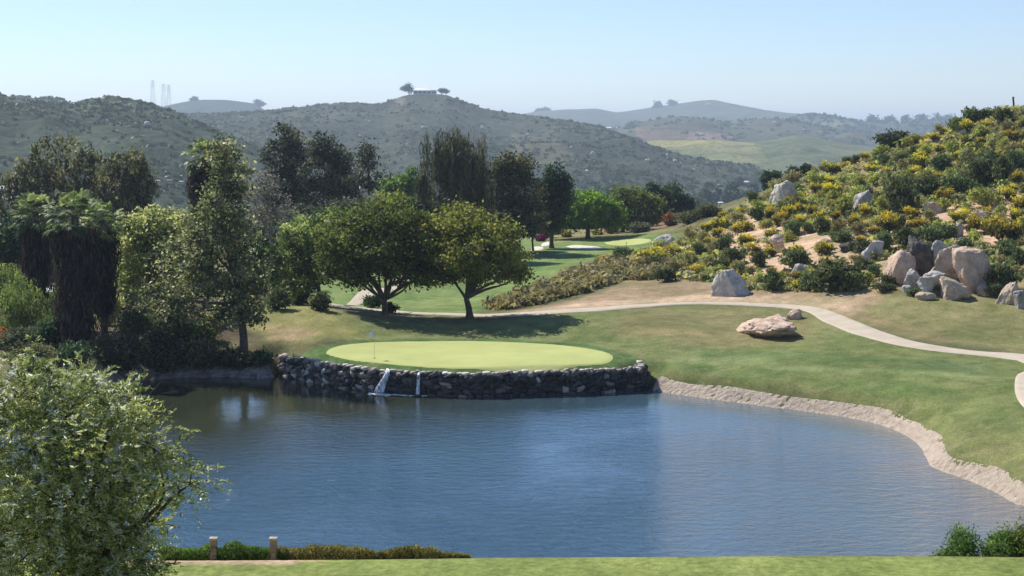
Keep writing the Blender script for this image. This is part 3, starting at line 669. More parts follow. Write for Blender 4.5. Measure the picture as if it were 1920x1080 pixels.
# waterfall spilling from the wall
def build_falls():
    m, t, out = newmat('falling_water'); b = N(t, 'ShaderNodeBsdfPrincipled')
    v = objpos(t); n1 = noise(t, 3, 4, .6, mapping(t, v, (2.5, 2.5, .5)))
    r = ramp(t, [(.35, (.55, .58, .6)), (.6, (.9, .92, .93))]); L(t, n1.outputs[0], r.inputs[0]); L(t, r.outputs[0], b.inputs['Base Color'])
    b.inputs['Roughness'].default_value = .3
    tr = N(t, 'ShaderNodeBsdfTransparent'); mx = N(t, 'ShaderNodeMixShader'); rr_ = ramp(t, [(.36, (0, 0, 0)), (.5, (1, 1, 1))]); L(t, n1.outputs[0], rr_.inputs[0])
    L(t, rr_.outputs[0], mx.inputs[0]); L(t, tr.outputs[0], mx.inputs[1]); L(t, b.outputs[0], mx.inputs[2]); L(t, mx.outputs[0], out.inputs[0])
    def strand(g, pix, w0, w1, seed):
        # pix: points on the front face of the wall, top to bottom
        r = np.random.default_rng(seed)
        pts = []
        for u, v_, out_ in pix:
            i = np.argmin(np.abs(proj(np.c_[wall_c, np.full(len(wall_c), .9)])[0][6:-8] - u)) + 6
            Y = wall_c[i][1] - out_; pts.append(P(u, v_, Y))
        q = resample(pts, 26); ws = np.linspace(w0, w1, 26)
        for s_ in range(11):
            o_ = (s_ - 5) / 5
            c_ = q + np.c_[o_ * ws * (.8 + .4 * r.random()), r.uniform(-.05, .05) - .02 * np.abs(o_) + 0 * ws, 0 * ws]
            c_ = c_ + r.normal(0, .015, c_.shape)
            g.tube(c_, np.linspace(.07, .12, 26) * (.4 + w0 + w1), 6)
    g = Geo(); strand(g, [(727, 692, -.3), (727, 698, .2), (722, 710, .32), (716, 722, .5), (711, 735, .75)], .07, .30, 1)
    root_pos = P(715, 737, 117.5)
    o1 = g.build('waterfall', m); tag(o1, 'wide white waterfall tumbling down the stone wall into the pond', 'waterfall', 'waterfalls of the stone wall')
    g = Geo(); strand(g, [(786, 697, -.3), (785, 704, .2), (784, 718, .32), (783, 739, .4)], .05, .09, 2)
    tag(g.build('waterfall', m), 'thin straight trickle of white water right of the wide waterfall', 'waterfall', 'waterfalls of the stone wall')
    g = Geo(); V0, F0 = ico(1); r = np.random.default_rng(2)
    for _ in range(420):
        u = r.uniform(700, 800); 
        if r.random() < .45: u = r.normal(714, 9)
        p = P(u, 738.5 + (u - 700) * .035 + r.normal(0, 1.0), 1); p = Pz(u, 738.0 + (u - 700) * .032 + r.normal(0, 1.1), .0)
        g.add(V0 * np.array([.14, .12, .035]) * r.uniform(.5, 1.5) + p, F0)
    mf = solid('foam', (.82, .84, .85), .5, 5, .08, 0)
    tag(g.build('foam', mf), 'white foam floating at the foot of the waterfalls', 'foam', kind='stuff')
build_falls()

# ------------------------------------------------------------------ flagstick on the green
def build_flag():
    b = G(702, 673); root = empty('flagstick', b, 'thin flagstick with a small white flag standing in the putting green hole', 'flagstick')
    h = (673 - 618) / ppm(b[1])
    g = Geo(); g.tube([[0, 0, 0], [0, 0, h / 2], [0, 0, h]], .011, 8); g.build('pole', M['steel'], root)
    g = Geo(); nx, nz = 10, 6; V = []
    for j in range(nz):
        for i in range(nx):
            a_ = i / (nx - 1); V.append([-(.02 + a_ * .40), .08 * math.sin(a_ * 5), h - .02 - j / (nz - 1) * .46 - a_ * .2])
    V = np.array(V); g.add(V, gridfaces(nz, nx), .5); g.add(V + [0, .015, 0], gridfaces(nz, nx)[:, ::-1], .5); g.build('flag', M['white'], root)
    g = Geo(); th = np.linspace(0, 2 * np.pi, 16, endpoint=False)
    g.tube([[0, 0, .06], [0, 0, .075]], .09, 14); g.build('cup', M['timber'], root)
build_flag()

# ------------------------------------------------------------------ foliage
def leaves(cen, nrm_hint, size, aspect, rng, tint, flat=.5, axis=None):
    """rhombic leaves or leaf tufts at the points cen"""
    n_ = len(cen); a = rng.normal(size=(n_, 3)); nr = nrm_hint * flat + a * (1 - flat)
    nr /= np.linalg.norm(nr, axis=1)[:, None] + 1e-9
    t_ = rng.normal(size=(n_, 3)) if axis is None else axis
    t_ = t_ - (t_ * nr).sum(1)[:, None] * nr; t_ /= np.linalg.norm(t_, axis=1)[:, None] + 1e-9
    b_ = np.cross(nr, t_); s_ = (size * rng.uniform(.55, 1.4, n_))[:, None]
    V = np.stack([cen - t_ * s_, cen + b_ * s_ * aspect + nr * s_ * .12, cen + t_ * s_, cen - b_ * s_ * aspect + nr * s_ * .12], 1).reshape(-1, 3)
    F = np.arange(n_ * 4).reshape(-1, 4)
    return V, F, np.repeat(tint, 4)
def lobe_points(lobes, nc, rng, inner=.55, seed=0):
    w_ = np.array([max(l[3] * l[5], .01) for l in lobes]); w_ = w_ / w_.sum()
    k = rng.choice(len(lobes), nc, p=w_); Lb = np.array(lobes)[k]
    d = rng.normal(size=(nc, 3)); d /= np.linalg.norm(d, axis=1)[:, None]
    r = (inner + (1 - inner) * rng.random(nc) ** .6) * (1 + .20 * n3(d * 2.3 + k[:, None] * 5.1 + seed, seed))
    return Lb[:, :3] + d * r[:, None] * Lb[:, 3:6], d
def crown(lobes, nc, nl, size, aspect=.6, clump=.6, seed=0, hang=0, flat=.35, inner=.5, tint_var=.22):
    rng = np.random.default_rng(seed); c_, d = lobe_points(lobes, nc, rng, inner, seed)
    tc = np.clip(.45 + tint_var * rng.normal(size=nc) + .12 * n3(c_ * .45, seed + 2), 0, 1)
    off = rng.normal(size=(nc, nl, 3)) * clump * np.array([1, 1, .62]) * rng.uniform(.6, 1.3, (nc, 1, 1))
    if hang: off[..., 2] -= rng.random((nc, nl)) * hang
    p = (c_[:, None] + off).reshape(-1, 3)
    if hang: p[:, :2] = (c_[:, None, :2] + off[..., :2] * .45).reshape(-1, 2)
    dd = np.repeat(d + [0, 0, .35], nl, 0)
    tt = np.clip(np.repeat(tc, nl) + rng.normal(0, .13, nc * nl), 0, 1)
    ax = None
    if hang: ax = np.tile([0, 0, 1.], (nc * nl, 1)) + rng.normal(0, .25, (nc * nl, 3))
    V, F, T = leaves(p, dd, size, aspect, rng, tt, flat, ax)
    return V, F, T, c_
def bend(a, b, rng, k=6, sag=.12):
    a, b = np.array(a, float), np.array(b, float); L_ = np.linalg.norm(b - a)
    t_ = np.linspace(0, 1, k)[:, None]; q = a + (b - a) * t_
    q += np.sin(np.pi * t_) * rng.normal(0, sag * L_ * .5, 3) + np.sin(np.pi * 2 * t_) * rng.normal(0, sag * L_ * .2, 3)
    return q
def limbs(g, base, fork, lobes, r0, rng, centres=None, twigs=30, lean=None):
    """tapered trunk with a root flare, limbs to every lobe, twigs into the crown"""
    base, fork = np.array(base, float), np.array(fork, float)
    tr = bend(base, fork, rng, 9, .05); rr = np.linspace(r0, r0 * .72, 9); rr[0] *= 1.5; rr[1] *= 1.15
    tr[0, 2] -= .3; g.tube(tr, rr, 10)
    ends = []
    for l in lobes:
        e_ = np.array(l[:3]) + [0, 0, -.15 * l[5]]; q = bend(fork, e_, rng, 8, .16); g.tube(q, np.linspace(r0 * .5, r0 * .12, 8), 7); ends.append(q)
    if centres is not None and len(ends):
        allp = np.vstack(ends)
        for c_ in centres[rng.choice(len(centres), min(twigs, len(centres)), False)]:
            i = np.argmin(((allp - c_) ** 2).sum(1)); g.tube(bend(allp[i], c_, rng, 5, .12), np.linspace(r0 * .13, r0 * .03, 5), 5)
def pixlobes(L_, Y, base, dy=.9, jit=0.25, seed=1):
    r = np.random.default_rng(seed); out = []
    for l in L_:
        u, v, ru, rv = l[:4]; yy = Y + (l[4] if len(l) > 4 else r.uniform(-jit, jit) * ru / ppm(Y))
        c_ = P(u, v, yy) - base; out.append([*c_, ru / ppm(yy), ru / ppm(yy) * dy, rv / ppm(yy)])
    return out
def tree(name, label, cat, lobes, Y, trunk, mat, nc, nl, size, bark='bark', group=None, r0=None, fork=None, seed=1, clump=None, hang=0, aspect=.6, twigs=30, flat=.35, inner=.5, base=None, dy=.9, tint_var=.22):
    """lobes in survey pixels at distance Y; trunk = pixel column of the base"""
    if base is None:
        x = (trunk - 960) / FPX * Y; base = np.array([x, Y, float(zg(x, Y)) if Y < 480 else float(farz(Y))])
    rng = np.random.default_rng(seed); lb = pixlobes(lobes, Y, base, dy, seed=seed)
    root = empty(name, base, label, cat, group)
    H_ = max(l[2] + l[5] for l in lb); 
    if r0 is None: r0 = H_ * .028
    if fork is None: low = min(l[2] - l[5] * .5 for l in lb); fz = max(low, H_ * .18); fork = [np.mean([l[0] for l in lb]) * .35, 0, fz]
    else: fp = P(fork[0], fork[1], Y) - base; fork = [fp[0], 0, fp[2]]
    if clump is None: clump = np.mean([l[3] for l in lb]) * .22
    V, F, T, cc = crown(lb, nc, nl, size, aspect, clump, seed, hang, flat, inner, tint_var)
    g = Geo(); limbs(g, [0, 0, 0], fork, lb, r0, rng, cc, twigs); g.build('trunk', M[bark], root)
    obj('crown', mesh('crown', V, F, M[mat], tint=T, smooth=False), root)
    return root

# --- the three spreading trees behind the green
TG = 'spreading trees behind the putting green'
tree('spreading_tree', 'left and smallest of the three rounded trees behind the green, crown in light green leaves', 'tree',
     [(580, 445, 60, 44), (552, 485, 52, 48), (535, 525, 36, 34), (605, 500, 50, 36), (625, 425, 50, 34), (570, 530, 30, 20)], 158, 597, 'syc_green', 300, 44, .19, group=TG, r0=.26, fork=(597, 535), seed=11, dy=1.15, twigs=60, clump=.42, tint_var=.3, flat=.25)
tree('spreading_tree', 'middle and tallest rounded tree behind the green, trunk forking low into dark limbs', 'tree',
     [(738, 402, 55, 38), (688, 425, 58, 40), (640, 448, 52, 40), (778, 432, 45, 38), (690, 470, 80, 44), (785, 480, 50, 42), (735, 470, 70, 50), (640, 492, 44, 32), (822, 512, 38, 24), (665, 515, 40, 20), (770, 520, 40, 16)], 150, 720, 'olive', 520, 46, .17, group=TG, r0=.34, fork=(721, 562), seed=12, dy=1.25, twigs=110, clump=.45, tint_var=.28)
tree('spreading_tree', 'right rounded tree behind the green, twin leaning stems and wide flat bottomed crown', 'tree',
     [(872, 420, 58, 36), (925, 445, 48, 40), (832, 440, 50, 40), (880, 470, 85, 42), (958, 488, 42, 36), (830, 492, 44, 36), (900, 496, 70, 26), (975, 515, 28, 14), (905, 515, 40, 14)], 149, 880, 'olive_brown', 460, 46, .17, group=TG, r0=.36, fork=(874, 560), seed=13, dy=1.25, twigs=110, clump=.45, tint_var=.28)

# --- left wood
tree('sycamore', 'tall leaning tree at the water edge left of the green, pale speckled leaves', 'tree',
     [(418, 300, 32, 38), (440, 335, 34, 40), (415, 375, 38, 38), (385, 425, 45, 42), (440, 440, 45, 45), (350, 480, 58, 48), (425, 510, 65, 48), (300, 560, 62, 36), (370, 580, 75, 40), (450, 585, 55, 28), (470, 530, 30, 40)], 130, 450, 'syc', 600, 28, .165, r0=.38, fork=(452, 560), seed=21, twigs=160, flat=.2, tint_var=.34)
tree('olive_tree', 'broad yellow green tree right of the shaggy palms, crown full of pale leaves', 'tree',
     [(275, 420, 40, 28), (255, 450, 42, 42), (310, 430, 45, 40), (270, 490, 55, 45), (330, 480, 50, 55), (250, 530, 38, 45)], 146, 285, 'yellowgreen', 430, 28, .18, r0=.32, seed=22, twigs=80, flat=.2, tint_var=.32)
tree('olive_tree', 'bright rounded yellow green treetop behind the broad pale tree', 'tree',
     [(290, 418, 32, 26), (325, 440, 34, 40)], 165, 300, 'yellowgreen', 160, 30, .2, r0=.25, seed=122, twigs=20, flat=.25)
tree('bare_tree', 'grey nearly leafless tree between the tall leaning tree and the dark pines', 'tree',
     [(500, 345, 28, 30), (520, 385, 28, 32), (480, 380, 30, 35), (505, 420, 35, 30)], 168, 505, 'grey', 150, 16, .14, bark='bark_pale', r0=.22, seed=23, twigs=110, flat=.1)
tree('eucalyptus', 'large brownish dark tree with feathery rounded top at the far left', 'tree',
     [(112, 292, 62, 42), (60, 335, 55, 42), (160, 325, 50, 42), (25, 375, 48, 50), (100, 365, 70, 48), (165, 385, 50, 45), (40, 430, 55, 45), (120, 430, 55, 40)], 232, 100, 'dark_brown', 520, 36, .26, r0=.6, clump=.75, tint_var=.32, group='dark trees of the left wood', seed=24, twigs=40, hang=.8)
tree('eucalyptus', 'dark drooping tree right of the large brownish tree, its outer branches hanging', 'tree',
     [(240, 305, 40, 30), (265, 335, 26, 34), (215, 345, 42, 42), (250, 365, 32, 28), (205, 395, 40, 38)], 226, 225, 'dark_brown', 260, 36, .26, r0=.45, clump=.6, tint_var=.32, group='dark trees of the left wood', seed=25, twigs=40, hang=1.5)
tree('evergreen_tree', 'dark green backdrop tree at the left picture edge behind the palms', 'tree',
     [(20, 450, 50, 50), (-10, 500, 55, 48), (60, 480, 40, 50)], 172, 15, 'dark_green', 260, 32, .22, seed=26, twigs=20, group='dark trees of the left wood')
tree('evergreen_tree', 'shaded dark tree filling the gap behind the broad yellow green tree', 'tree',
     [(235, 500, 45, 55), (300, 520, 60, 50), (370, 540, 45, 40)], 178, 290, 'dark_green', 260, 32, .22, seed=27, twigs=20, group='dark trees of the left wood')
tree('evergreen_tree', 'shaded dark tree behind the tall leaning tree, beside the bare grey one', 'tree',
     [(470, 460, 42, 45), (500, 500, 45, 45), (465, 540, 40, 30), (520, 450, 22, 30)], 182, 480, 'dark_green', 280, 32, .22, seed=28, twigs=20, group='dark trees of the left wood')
tree('pepper_tree', 'light green weeping tree at the left edge below the palms', 'tree',
     [(38, 555, 42, 38), (10, 580, 45, 40), (62, 600, 32, 36), (20, 620, 45, 28)], 136, 35, 'weep', 300, 32, .14, seed=29, hang=.9, aspect=.3, r0=.2, twigs=20)

def shrub_at(name, label, u, vb, wpx, hpx, mat, seed, Y=None, group=None, nc=None, size=.13, cat='shrub', nl=22):
    b = G(u, vb) if Y is None else P(u, vb, Y)
    if Y is not None: b[2] = float(zg(b[0], b[1]))
    k = 1 / ppm(b[1]); rx, h = wpx / 2 * k, hpx * k; r = np.random.default_rng(seed)
    lb = []
    for i in range(5):
        a_ = r.uniform(0, 6.28); q = r.uniform(.1, .5); lb.append([math.cos(a_) * rx * q, math.sin(a_) * rx * q * .8, h * r.uniform(.38, .62), rx * r.uniform(.45, .65), rx * .5, h * r.uniform(.36, .46)])
    if nc is None: nc = int(40 + rx * h * 28)
    V, F, T, cc = crown(lb, nc, nl, size, .55, rx * .2, seed, 0, .3, .35)
    V[:, 2] = np.maximum(V[:, 2], .0) 
    root = empty(name, b, label, cat, group)
    g = Geo()
    for _ in range(9): g.tube(bend([r.normal(0, .06), r.normal(0, .06), -.1], cc[r.integers(len(cc))], r, 5, .1), np.linspace(.035, .012, 5), 5)
    g.build('stem', M['bark'], root); obj('foliage', mesh('foliage', V, F, M[mat], tint=T, smooth=False), root)
    return root
tree('pepper_tree', 'taller pale weeping tree at the left edge behind the first weeping one', 'tree',
     [(5, 530, 40, 40), (45, 520, 30, 30), (100, 600, 30, 40), (105, 560, 26, 30)], 150, 40, 'weep', 230, 32, .15, seed=129, hang=.9, aspect=.3, r0=.2, twigs=20)
BG = 'bushes along the shaded left bank'
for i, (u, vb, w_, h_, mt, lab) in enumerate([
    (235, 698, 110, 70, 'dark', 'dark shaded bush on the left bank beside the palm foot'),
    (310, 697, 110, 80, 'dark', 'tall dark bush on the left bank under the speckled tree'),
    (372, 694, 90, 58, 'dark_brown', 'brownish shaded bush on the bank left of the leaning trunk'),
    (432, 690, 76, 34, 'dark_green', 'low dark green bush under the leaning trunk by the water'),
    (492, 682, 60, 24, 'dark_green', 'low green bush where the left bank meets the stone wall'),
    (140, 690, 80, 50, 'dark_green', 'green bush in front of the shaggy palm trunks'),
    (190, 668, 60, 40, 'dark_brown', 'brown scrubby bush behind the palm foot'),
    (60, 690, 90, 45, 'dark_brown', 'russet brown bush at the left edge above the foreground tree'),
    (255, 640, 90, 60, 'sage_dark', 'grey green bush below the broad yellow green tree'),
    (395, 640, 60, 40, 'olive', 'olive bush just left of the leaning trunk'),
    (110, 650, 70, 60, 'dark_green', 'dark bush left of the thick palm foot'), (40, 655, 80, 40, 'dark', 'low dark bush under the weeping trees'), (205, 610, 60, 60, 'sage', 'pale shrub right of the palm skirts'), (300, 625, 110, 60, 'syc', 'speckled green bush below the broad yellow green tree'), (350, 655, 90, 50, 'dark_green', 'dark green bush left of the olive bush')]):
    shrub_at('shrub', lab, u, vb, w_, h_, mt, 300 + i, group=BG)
shrub_at('shrub', 'small russet leaved shrub at the far left edge', 8, 652, 44, 36, 'russet', 320)
for i, (u, vb, w_, h_, mt, lab) in enumerate([
    (555, 572, 60, 34, 'dark_green', 'dark bush at the top of the small mound under the left rounded tree'),
    (605, 582, 50, 34, 'sage_dark', 'spiky grey green shrub at the foot of the left rounded tree'),
    (697, 578, 46, 24, 'dark_green', 'low round bush left of the middle trunk beside the path'),
    (733, 586, 26, 18, 'dark_green', 'small round bush just right of the middle trunk'),
    (522, 580, 50, 40, 'sage_dark', 'dark bush left of the mound under low branches')]):
    shrub_at('shrub', lab, u, vb, w_, h_, mt, 330 + i, group='bushes under the spreading trees')

# --- palms
def palm(label, u, Y, vtop, rpx, skirt_v, sw, seed, group='shaggy fan palms', vbase=None):
    r = np.random.default_rng(seed); x = (u - 960) / FPX * Y; base = np.array([x, Y, float(zg(x, Y))])
    root = empty('fan_palm', base, label, 'palm', group)
    top = P(u, vtop, Y) - base; H_ = top[2]; R = rpx / ppm(Y)
    g = Geo(); tr = bend([0, 0, 0], [0, 0, H_], r, 14, .01); rr = np.full(14, .32); rr[0] = .5; tr[0, 2] -= .3; g.tube(tr, rr, 12); g.build('trunk', M['bark'], root)
    # skirt of dead fronds hanging down the trunk
    sb = (P(u, skirt_v, Y) - base)[2]; sw = sw / ppm(Y); n_ = int(330 * (H_ - sb)); V = []
    z0 = sb + (H_ - .45 * R - sb) * r.random(n_) ** .8; a_ = r.uniform(0, 6.283, n_); tt_ = (z0 - sb) / (H_ - sb)
    rad = sw * (.38 + .62 * np.sin(np.clip(tt_ * 1.25 + .2, 0, 1.5) * 1.6)) * r.uniform(.5, 1.2, n_) * (1 + .3 * n2(a_ * 2.2, z0 * .8, seed))
    c_ = np.stack([np.cos(a_) * rad, np.sin(a_) * rad, z0], 1)
    ax = np.stack([np.cos(a_) * .25, np.sin(a_) * .25, -np.ones(n_)], 1) + r.normal(0, .12, (n_, 3))
    Vv, F, T = leaves(c_, np.stack([np.cos(a_), np.sin(a_), 0 * a_], 1), .46, .16, r, np.clip(r.normal(.35, .22, n_), 0, 1), .7, ax)
    obj('dead_frond_skirt', mesh('dead_frond_skirt', Vv, F, M['skirt'], tint=T, smooth=False), root)
    # fans
    g = Geo()
    nf = 34
    for i in range(nf):
        az = i * 2.39996 + r.uniform(-.2, .2); el = math.radians(76 - 118 * (i / nf) ** .9 + r.uniform(-10, 10)); ln = R * r.uniform(.5, .74)
        d = np.array([math.cos(az) * math.cos(el), math.sin(az) * math.cos(el), math.sin(el)])
        p0 = np.array([0, 0, H_ - .2]); p1 = p0 + d * ln + [0, 0, -.12 * ln]
        g.tube(np.array([p0, (p0 + p1) / 2 + [0, 0, .06 * ln], p1]), [.035, .028, .02], 4, .6, False)
        side = np.cross(d, [0, 0, 1.]); side /= np.linalg.norm(side) + 1e-9; up = np.cross(side, d)
        tb = np.clip(r.normal(.62 if el > -.1 else .4, .18), 0, 1)
        for k in range(15):
            th = (k - 7) / 7 * 1.6; sd = d * math.cos(th) + side * math.sin(th) + up * r.uniform(-.04, .1)
            fl = R * r.uniform(.34, .44) * (1 - .25 * abs(th) / 1.75); tip = p1 + sd * fl; tip[2] -= fl * r.uniform(.18, .4)
            mid = p1 + sd * fl * .55; wv = np.cross(sd, up); wv /= np.linalg.norm(wv) + 1e-9; ww = fl * .11
            g.add([p1, mid + wv * ww, tip, mid - wv * ww], np.array([[0, 1, 2, 3]]), np.clip(tb + r.normal(0, .1), 0, 1))
    g.build('crown', M['frond'], root, smooth=False)
    return root
palm('tall shaggy fan palm with thick dark skirt nearest the water on the left', 140, 131, 402, 64, 665, 40, 41)
palm('shaggy fan palm just right of and behind the nearest thick one', 190, 136, 412, 52, 590, 23, 42)
palm('slimmer fan palm at the far left with bright green top', 66, 146, 396, 54, 560, 24, 43)
palm('tall fan palm rising dark above the speckled leaning tree', 384, 162, 292, 46, 420, 26, 44)

# --- back row
BR_ = 'dark trees beyond the spreading trees'
tree('pine_tree', 'dark pine with the highest pointed top, left of its pair behind the rounded trees', 'tree',
     [(538, 262, 30, 28), (520, 298, 30, 34), (552, 310, 32, 40), (530, 350, 42, 42), (560, 375, 42, 38), (520, 390, 36, 34)], 250, 540, 'dark', 330, 36, .24, group=BR_, seed=51, twigs=90, clump=.6, tint_var=.32)
tree('pine_tree', 'dark pine with two ragged tops, right of its pair behind the rounded trees', 'tree',
     [(606, 278, 28, 30), (636, 300, 24, 28), (600, 325, 38, 38), (640, 345, 32, 40), (610, 380, 50, 38), (655, 375, 28, 40)], 246, 618, 'dark', 330, 36, .24, group=BR_, seed=52, twigs=90, clump=.6, tint_var=.32)
tree('pine_tree', 'thin sparse pine with bare lower trunk between the ragged pair and the green tree', 'tree',
     [(687, 284, 13, 16), (698, 302, 12, 12), (680, 312, 12, 12), (708, 330, 14, 10), (672, 340, 16, 14), (700, 350, 12, 10)], 240, 690, 'dark', 90, 26, .2, group=BR_, r0=.25, fork=(690, 310), seed=53, twigs=60, clump=.6)
tree('broadleaf_tree', 'mid green tree between the thin pine and the weeping giant', 'tree',
     [(745, 350, 30, 24), (772, 334, 20, 20), (765, 360, 26, 24), (728, 372, 26, 22)], 275, 760, 'green', 190, 28, .26, group=BR_, seed=54, twigs=40)
tree('weeping_tree', 'huge dark weeping tree with curtains of hanging branches behind the right rounded tree', 'tree',
     [(815, 268, 28, 24), (845, 256, 34, 20), (885, 268, 32, 26), (860, 290, 50, 30), (900, 300, 20, 30), (830, 310, 30, 35), (875, 330, 42, 45), (845, 355, 34, 45), (880, 385, 42, 35), (905, 345, 26, 40)], 232, 858, 'willow', 470, 34, .55, group=BR_, r0=.7, seed=55, hang=4.6, aspect=.11, clump=.42, twigs=60, flat=.1, tint_var=.3)
tree('weeping_tree', 'small dark drooping tree leaning at the left of the weeping giant', 'tree',
     [(792, 318, 10, 14), (800, 345, 9, 18), (786, 340, 8, 14)], 234, 778, 'willow', 60, 24, .42, group=BR_, r0=.22, fork=(790, 345), seed=56, hang=2.4, aspect=.12, clump=.3, twigs=20)
tree('eucalyptus', 'dark brownish tree right of the weeping giant', 'tree',
     [(945, 308, 26, 22), (972, 318, 30, 28), (935, 345, 30, 34), (975, 360, 40, 38), (945, 395, 40, 34), (990, 400, 32, 32), (965, 425, 40, 26), (935, 430, 30, 24)], 240, 960, 'dark_brown', 360, 36, .25, group=BR_, clump=.6, tint_var=.32, seed=57, twigs=40)
tree('cypress', 'dark tree with upright pointed tops left of the bright green round tree', 'tree',
     [(1030, 340, 10, 28), (1046, 336, 11, 30), (1058, 355, 12, 30), (1020, 365, 18, 30), (1045, 380, 28, 28), (1015, 405, 28, 30), (1035, 412, 22, 22)], 250, 1035, 'dark_green', 380, 28, .25, group=BR_, seed=58, twigs=20, clump=.5)
tree('eucalyptus', 'low dark tree at the foot of the pointed topped one', 'tree',
     [(985, 422, 28, 22), (1006, 420, 16, 14)], 243, 1000, 'dark_brown', 130, 30, .25, group=BR_, seed=59, twigs=10)
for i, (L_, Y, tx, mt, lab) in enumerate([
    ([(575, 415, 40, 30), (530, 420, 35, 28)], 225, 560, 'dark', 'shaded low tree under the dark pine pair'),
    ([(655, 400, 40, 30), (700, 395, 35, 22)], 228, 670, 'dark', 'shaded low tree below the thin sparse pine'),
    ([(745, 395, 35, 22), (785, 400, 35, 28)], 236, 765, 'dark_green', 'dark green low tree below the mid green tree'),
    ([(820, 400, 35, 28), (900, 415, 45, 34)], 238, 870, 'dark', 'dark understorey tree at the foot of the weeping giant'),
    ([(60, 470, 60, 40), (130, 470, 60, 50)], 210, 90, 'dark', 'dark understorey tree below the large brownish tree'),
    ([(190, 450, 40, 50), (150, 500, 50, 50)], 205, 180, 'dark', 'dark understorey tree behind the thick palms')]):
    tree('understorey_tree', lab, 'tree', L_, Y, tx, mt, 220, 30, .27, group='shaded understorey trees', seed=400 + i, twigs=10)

tree('round_tree', 'bright green umbrella shaped tree beside the distant fairway', 'tree',
     [(1098, 383, 46, 24), (1060, 405, 32, 22), (1132, 398, 34, 26), (1100, 408, 62, 20), (1040, 420, 18, 12), (1150, 412, 18, 14)], 270, 1103, 'bright', 520, 30, .26, seed=61, r0=.45, fork=(1102, 428), twigs=40)
tree('round_tree', 'olive green rounded tree just right of the bright green one', 'tree',
     [(1178, 375, 36, 22), (1208, 388, 30, 24), (1160, 395, 24, 20), (1190, 405, 45, 18)], 284, 1168, 'olive', 340, 30, .27, seed=62, r0=.4, fork=(1170, 420), twigs=30)
for i, (L_, Y, tx, lab) in enumerate([
    ([(1223, 362, 14, 18), (1240, 372, 18, 18), (1228, 392, 22, 20)], 305, 1232, 'left of two dark trees right of the olive rounded tree'),
    ([(1262, 366, 20, 20), (1285, 380, 16, 18), (1262, 392, 30, 18)], 310, 1266, 'right of two dark trees right of the olive rounded tree'),
    ([(1440, 338, 12, 16), (1455, 332, 10, 12), (1450, 352, 18, 14)], 320, 1448, 'dark green tree peeking over the left end of the scrub hill'),
    ([(1490, 325, 14, 12), (1512, 318, 8, 10), (1500, 336, 18, 12)], 310, 1500, 'dark treetop on the hill edge right of the pale round boulder')]):
    tree('evergreen_tree', lab, 'tree', L_, Y, tx, 'dark_green', 170, 28, .27, group='dark trees beyond the fairway', seed=70 + i, twigs=10)
for i, (u, v, r_, h_, Y) in enumerate([(1322, 372, 12, 18, 620), (1345, 368, 10, 14, 650), (1372, 362, 14, 20, 600), (1396, 372, 12, 14, 640), (1412, 356, 10, 14, 700), (1305, 382, 14, 12, 560), (1150, 358, 20, 12, 520), (1120, 360, 14, 12, 540), (1330, 352, 8, 10, 760), (1385, 340, 7, 9, 820)]):
    labs = ['left of the tallest in the far valley clump', 'small, between two larger ones of the far valley', 'tallest, dark and narrow, of the far valley clump', 'low and wide, right of the tallest', 'near the white valley building, left of the hill edge', 'low, at the left end of the far valley clump', 'broad, rising behind the bright green tree', 'small, left behind the bright green tree', 'tiny, on the slope above the valley clump', 'tiny, just below the pale field']
    tree('valley_tree', 'hazy far tree: ' + labs[i], 'tree', [(u, v, r_, h_), (u + r_ * .5, v + h_ * .7, r_, h_ * .7), (u - r_ * .6, v + h_ * .8, r_ * .8, h_ * .7)], Y * HS, u, 'dark_green', 70, 20, 1.1, group='hazy trees in the far valley', seed=90 + i, twigs=0)
for i, (u, vb, w_, h_, mt, lab) in enumerate([
    (1012, 452, 22, 11, 'magenta', 'magenta flowering bush at the far left bunker'), (1022, 446, 26, 24, 'russet', 'tall russet shrub left of the bright green tree'),
    (1145, 438, 24, 16, 'russet', 'russet shrub between the two rounded fairway trees'), (1182, 432, 26, 22, 'russet', 'russet shrub right of the olive tree trunk'), (1222, 424, 24, 26, 'russet', 'tall russet shrub in front of the dark tree pair'), (1256, 424, 30, 26, 'russet', 'largest russet shrub by the rocks at the hill foot'),
    (1060, 444, 26, 10, 'flower', 'low straw coloured tuft beside the bright green tree'), (1120, 440, 22, 8, 'flower', 'low yellow tuft right of the bright green trunk'), (1200, 436, 40, 16, 'dark', 'dark low bush shading the earth behind the far green'), (1040, 440, 26, 10, 'dark_green', 'low green bush left of the bright green trunk'), (1290, 420, 60, 22, 'dark_brown', 'brown bush at the foot of the scrub hill'), (1330, 405, 50, 22, 'sage_dark', 'dark bush where the hill meets the far valley')]):
    shrub_at('shrub', lab, u, vb, w_, h_, mt, 350 + i, group='bushes by the distant green', size=.2)

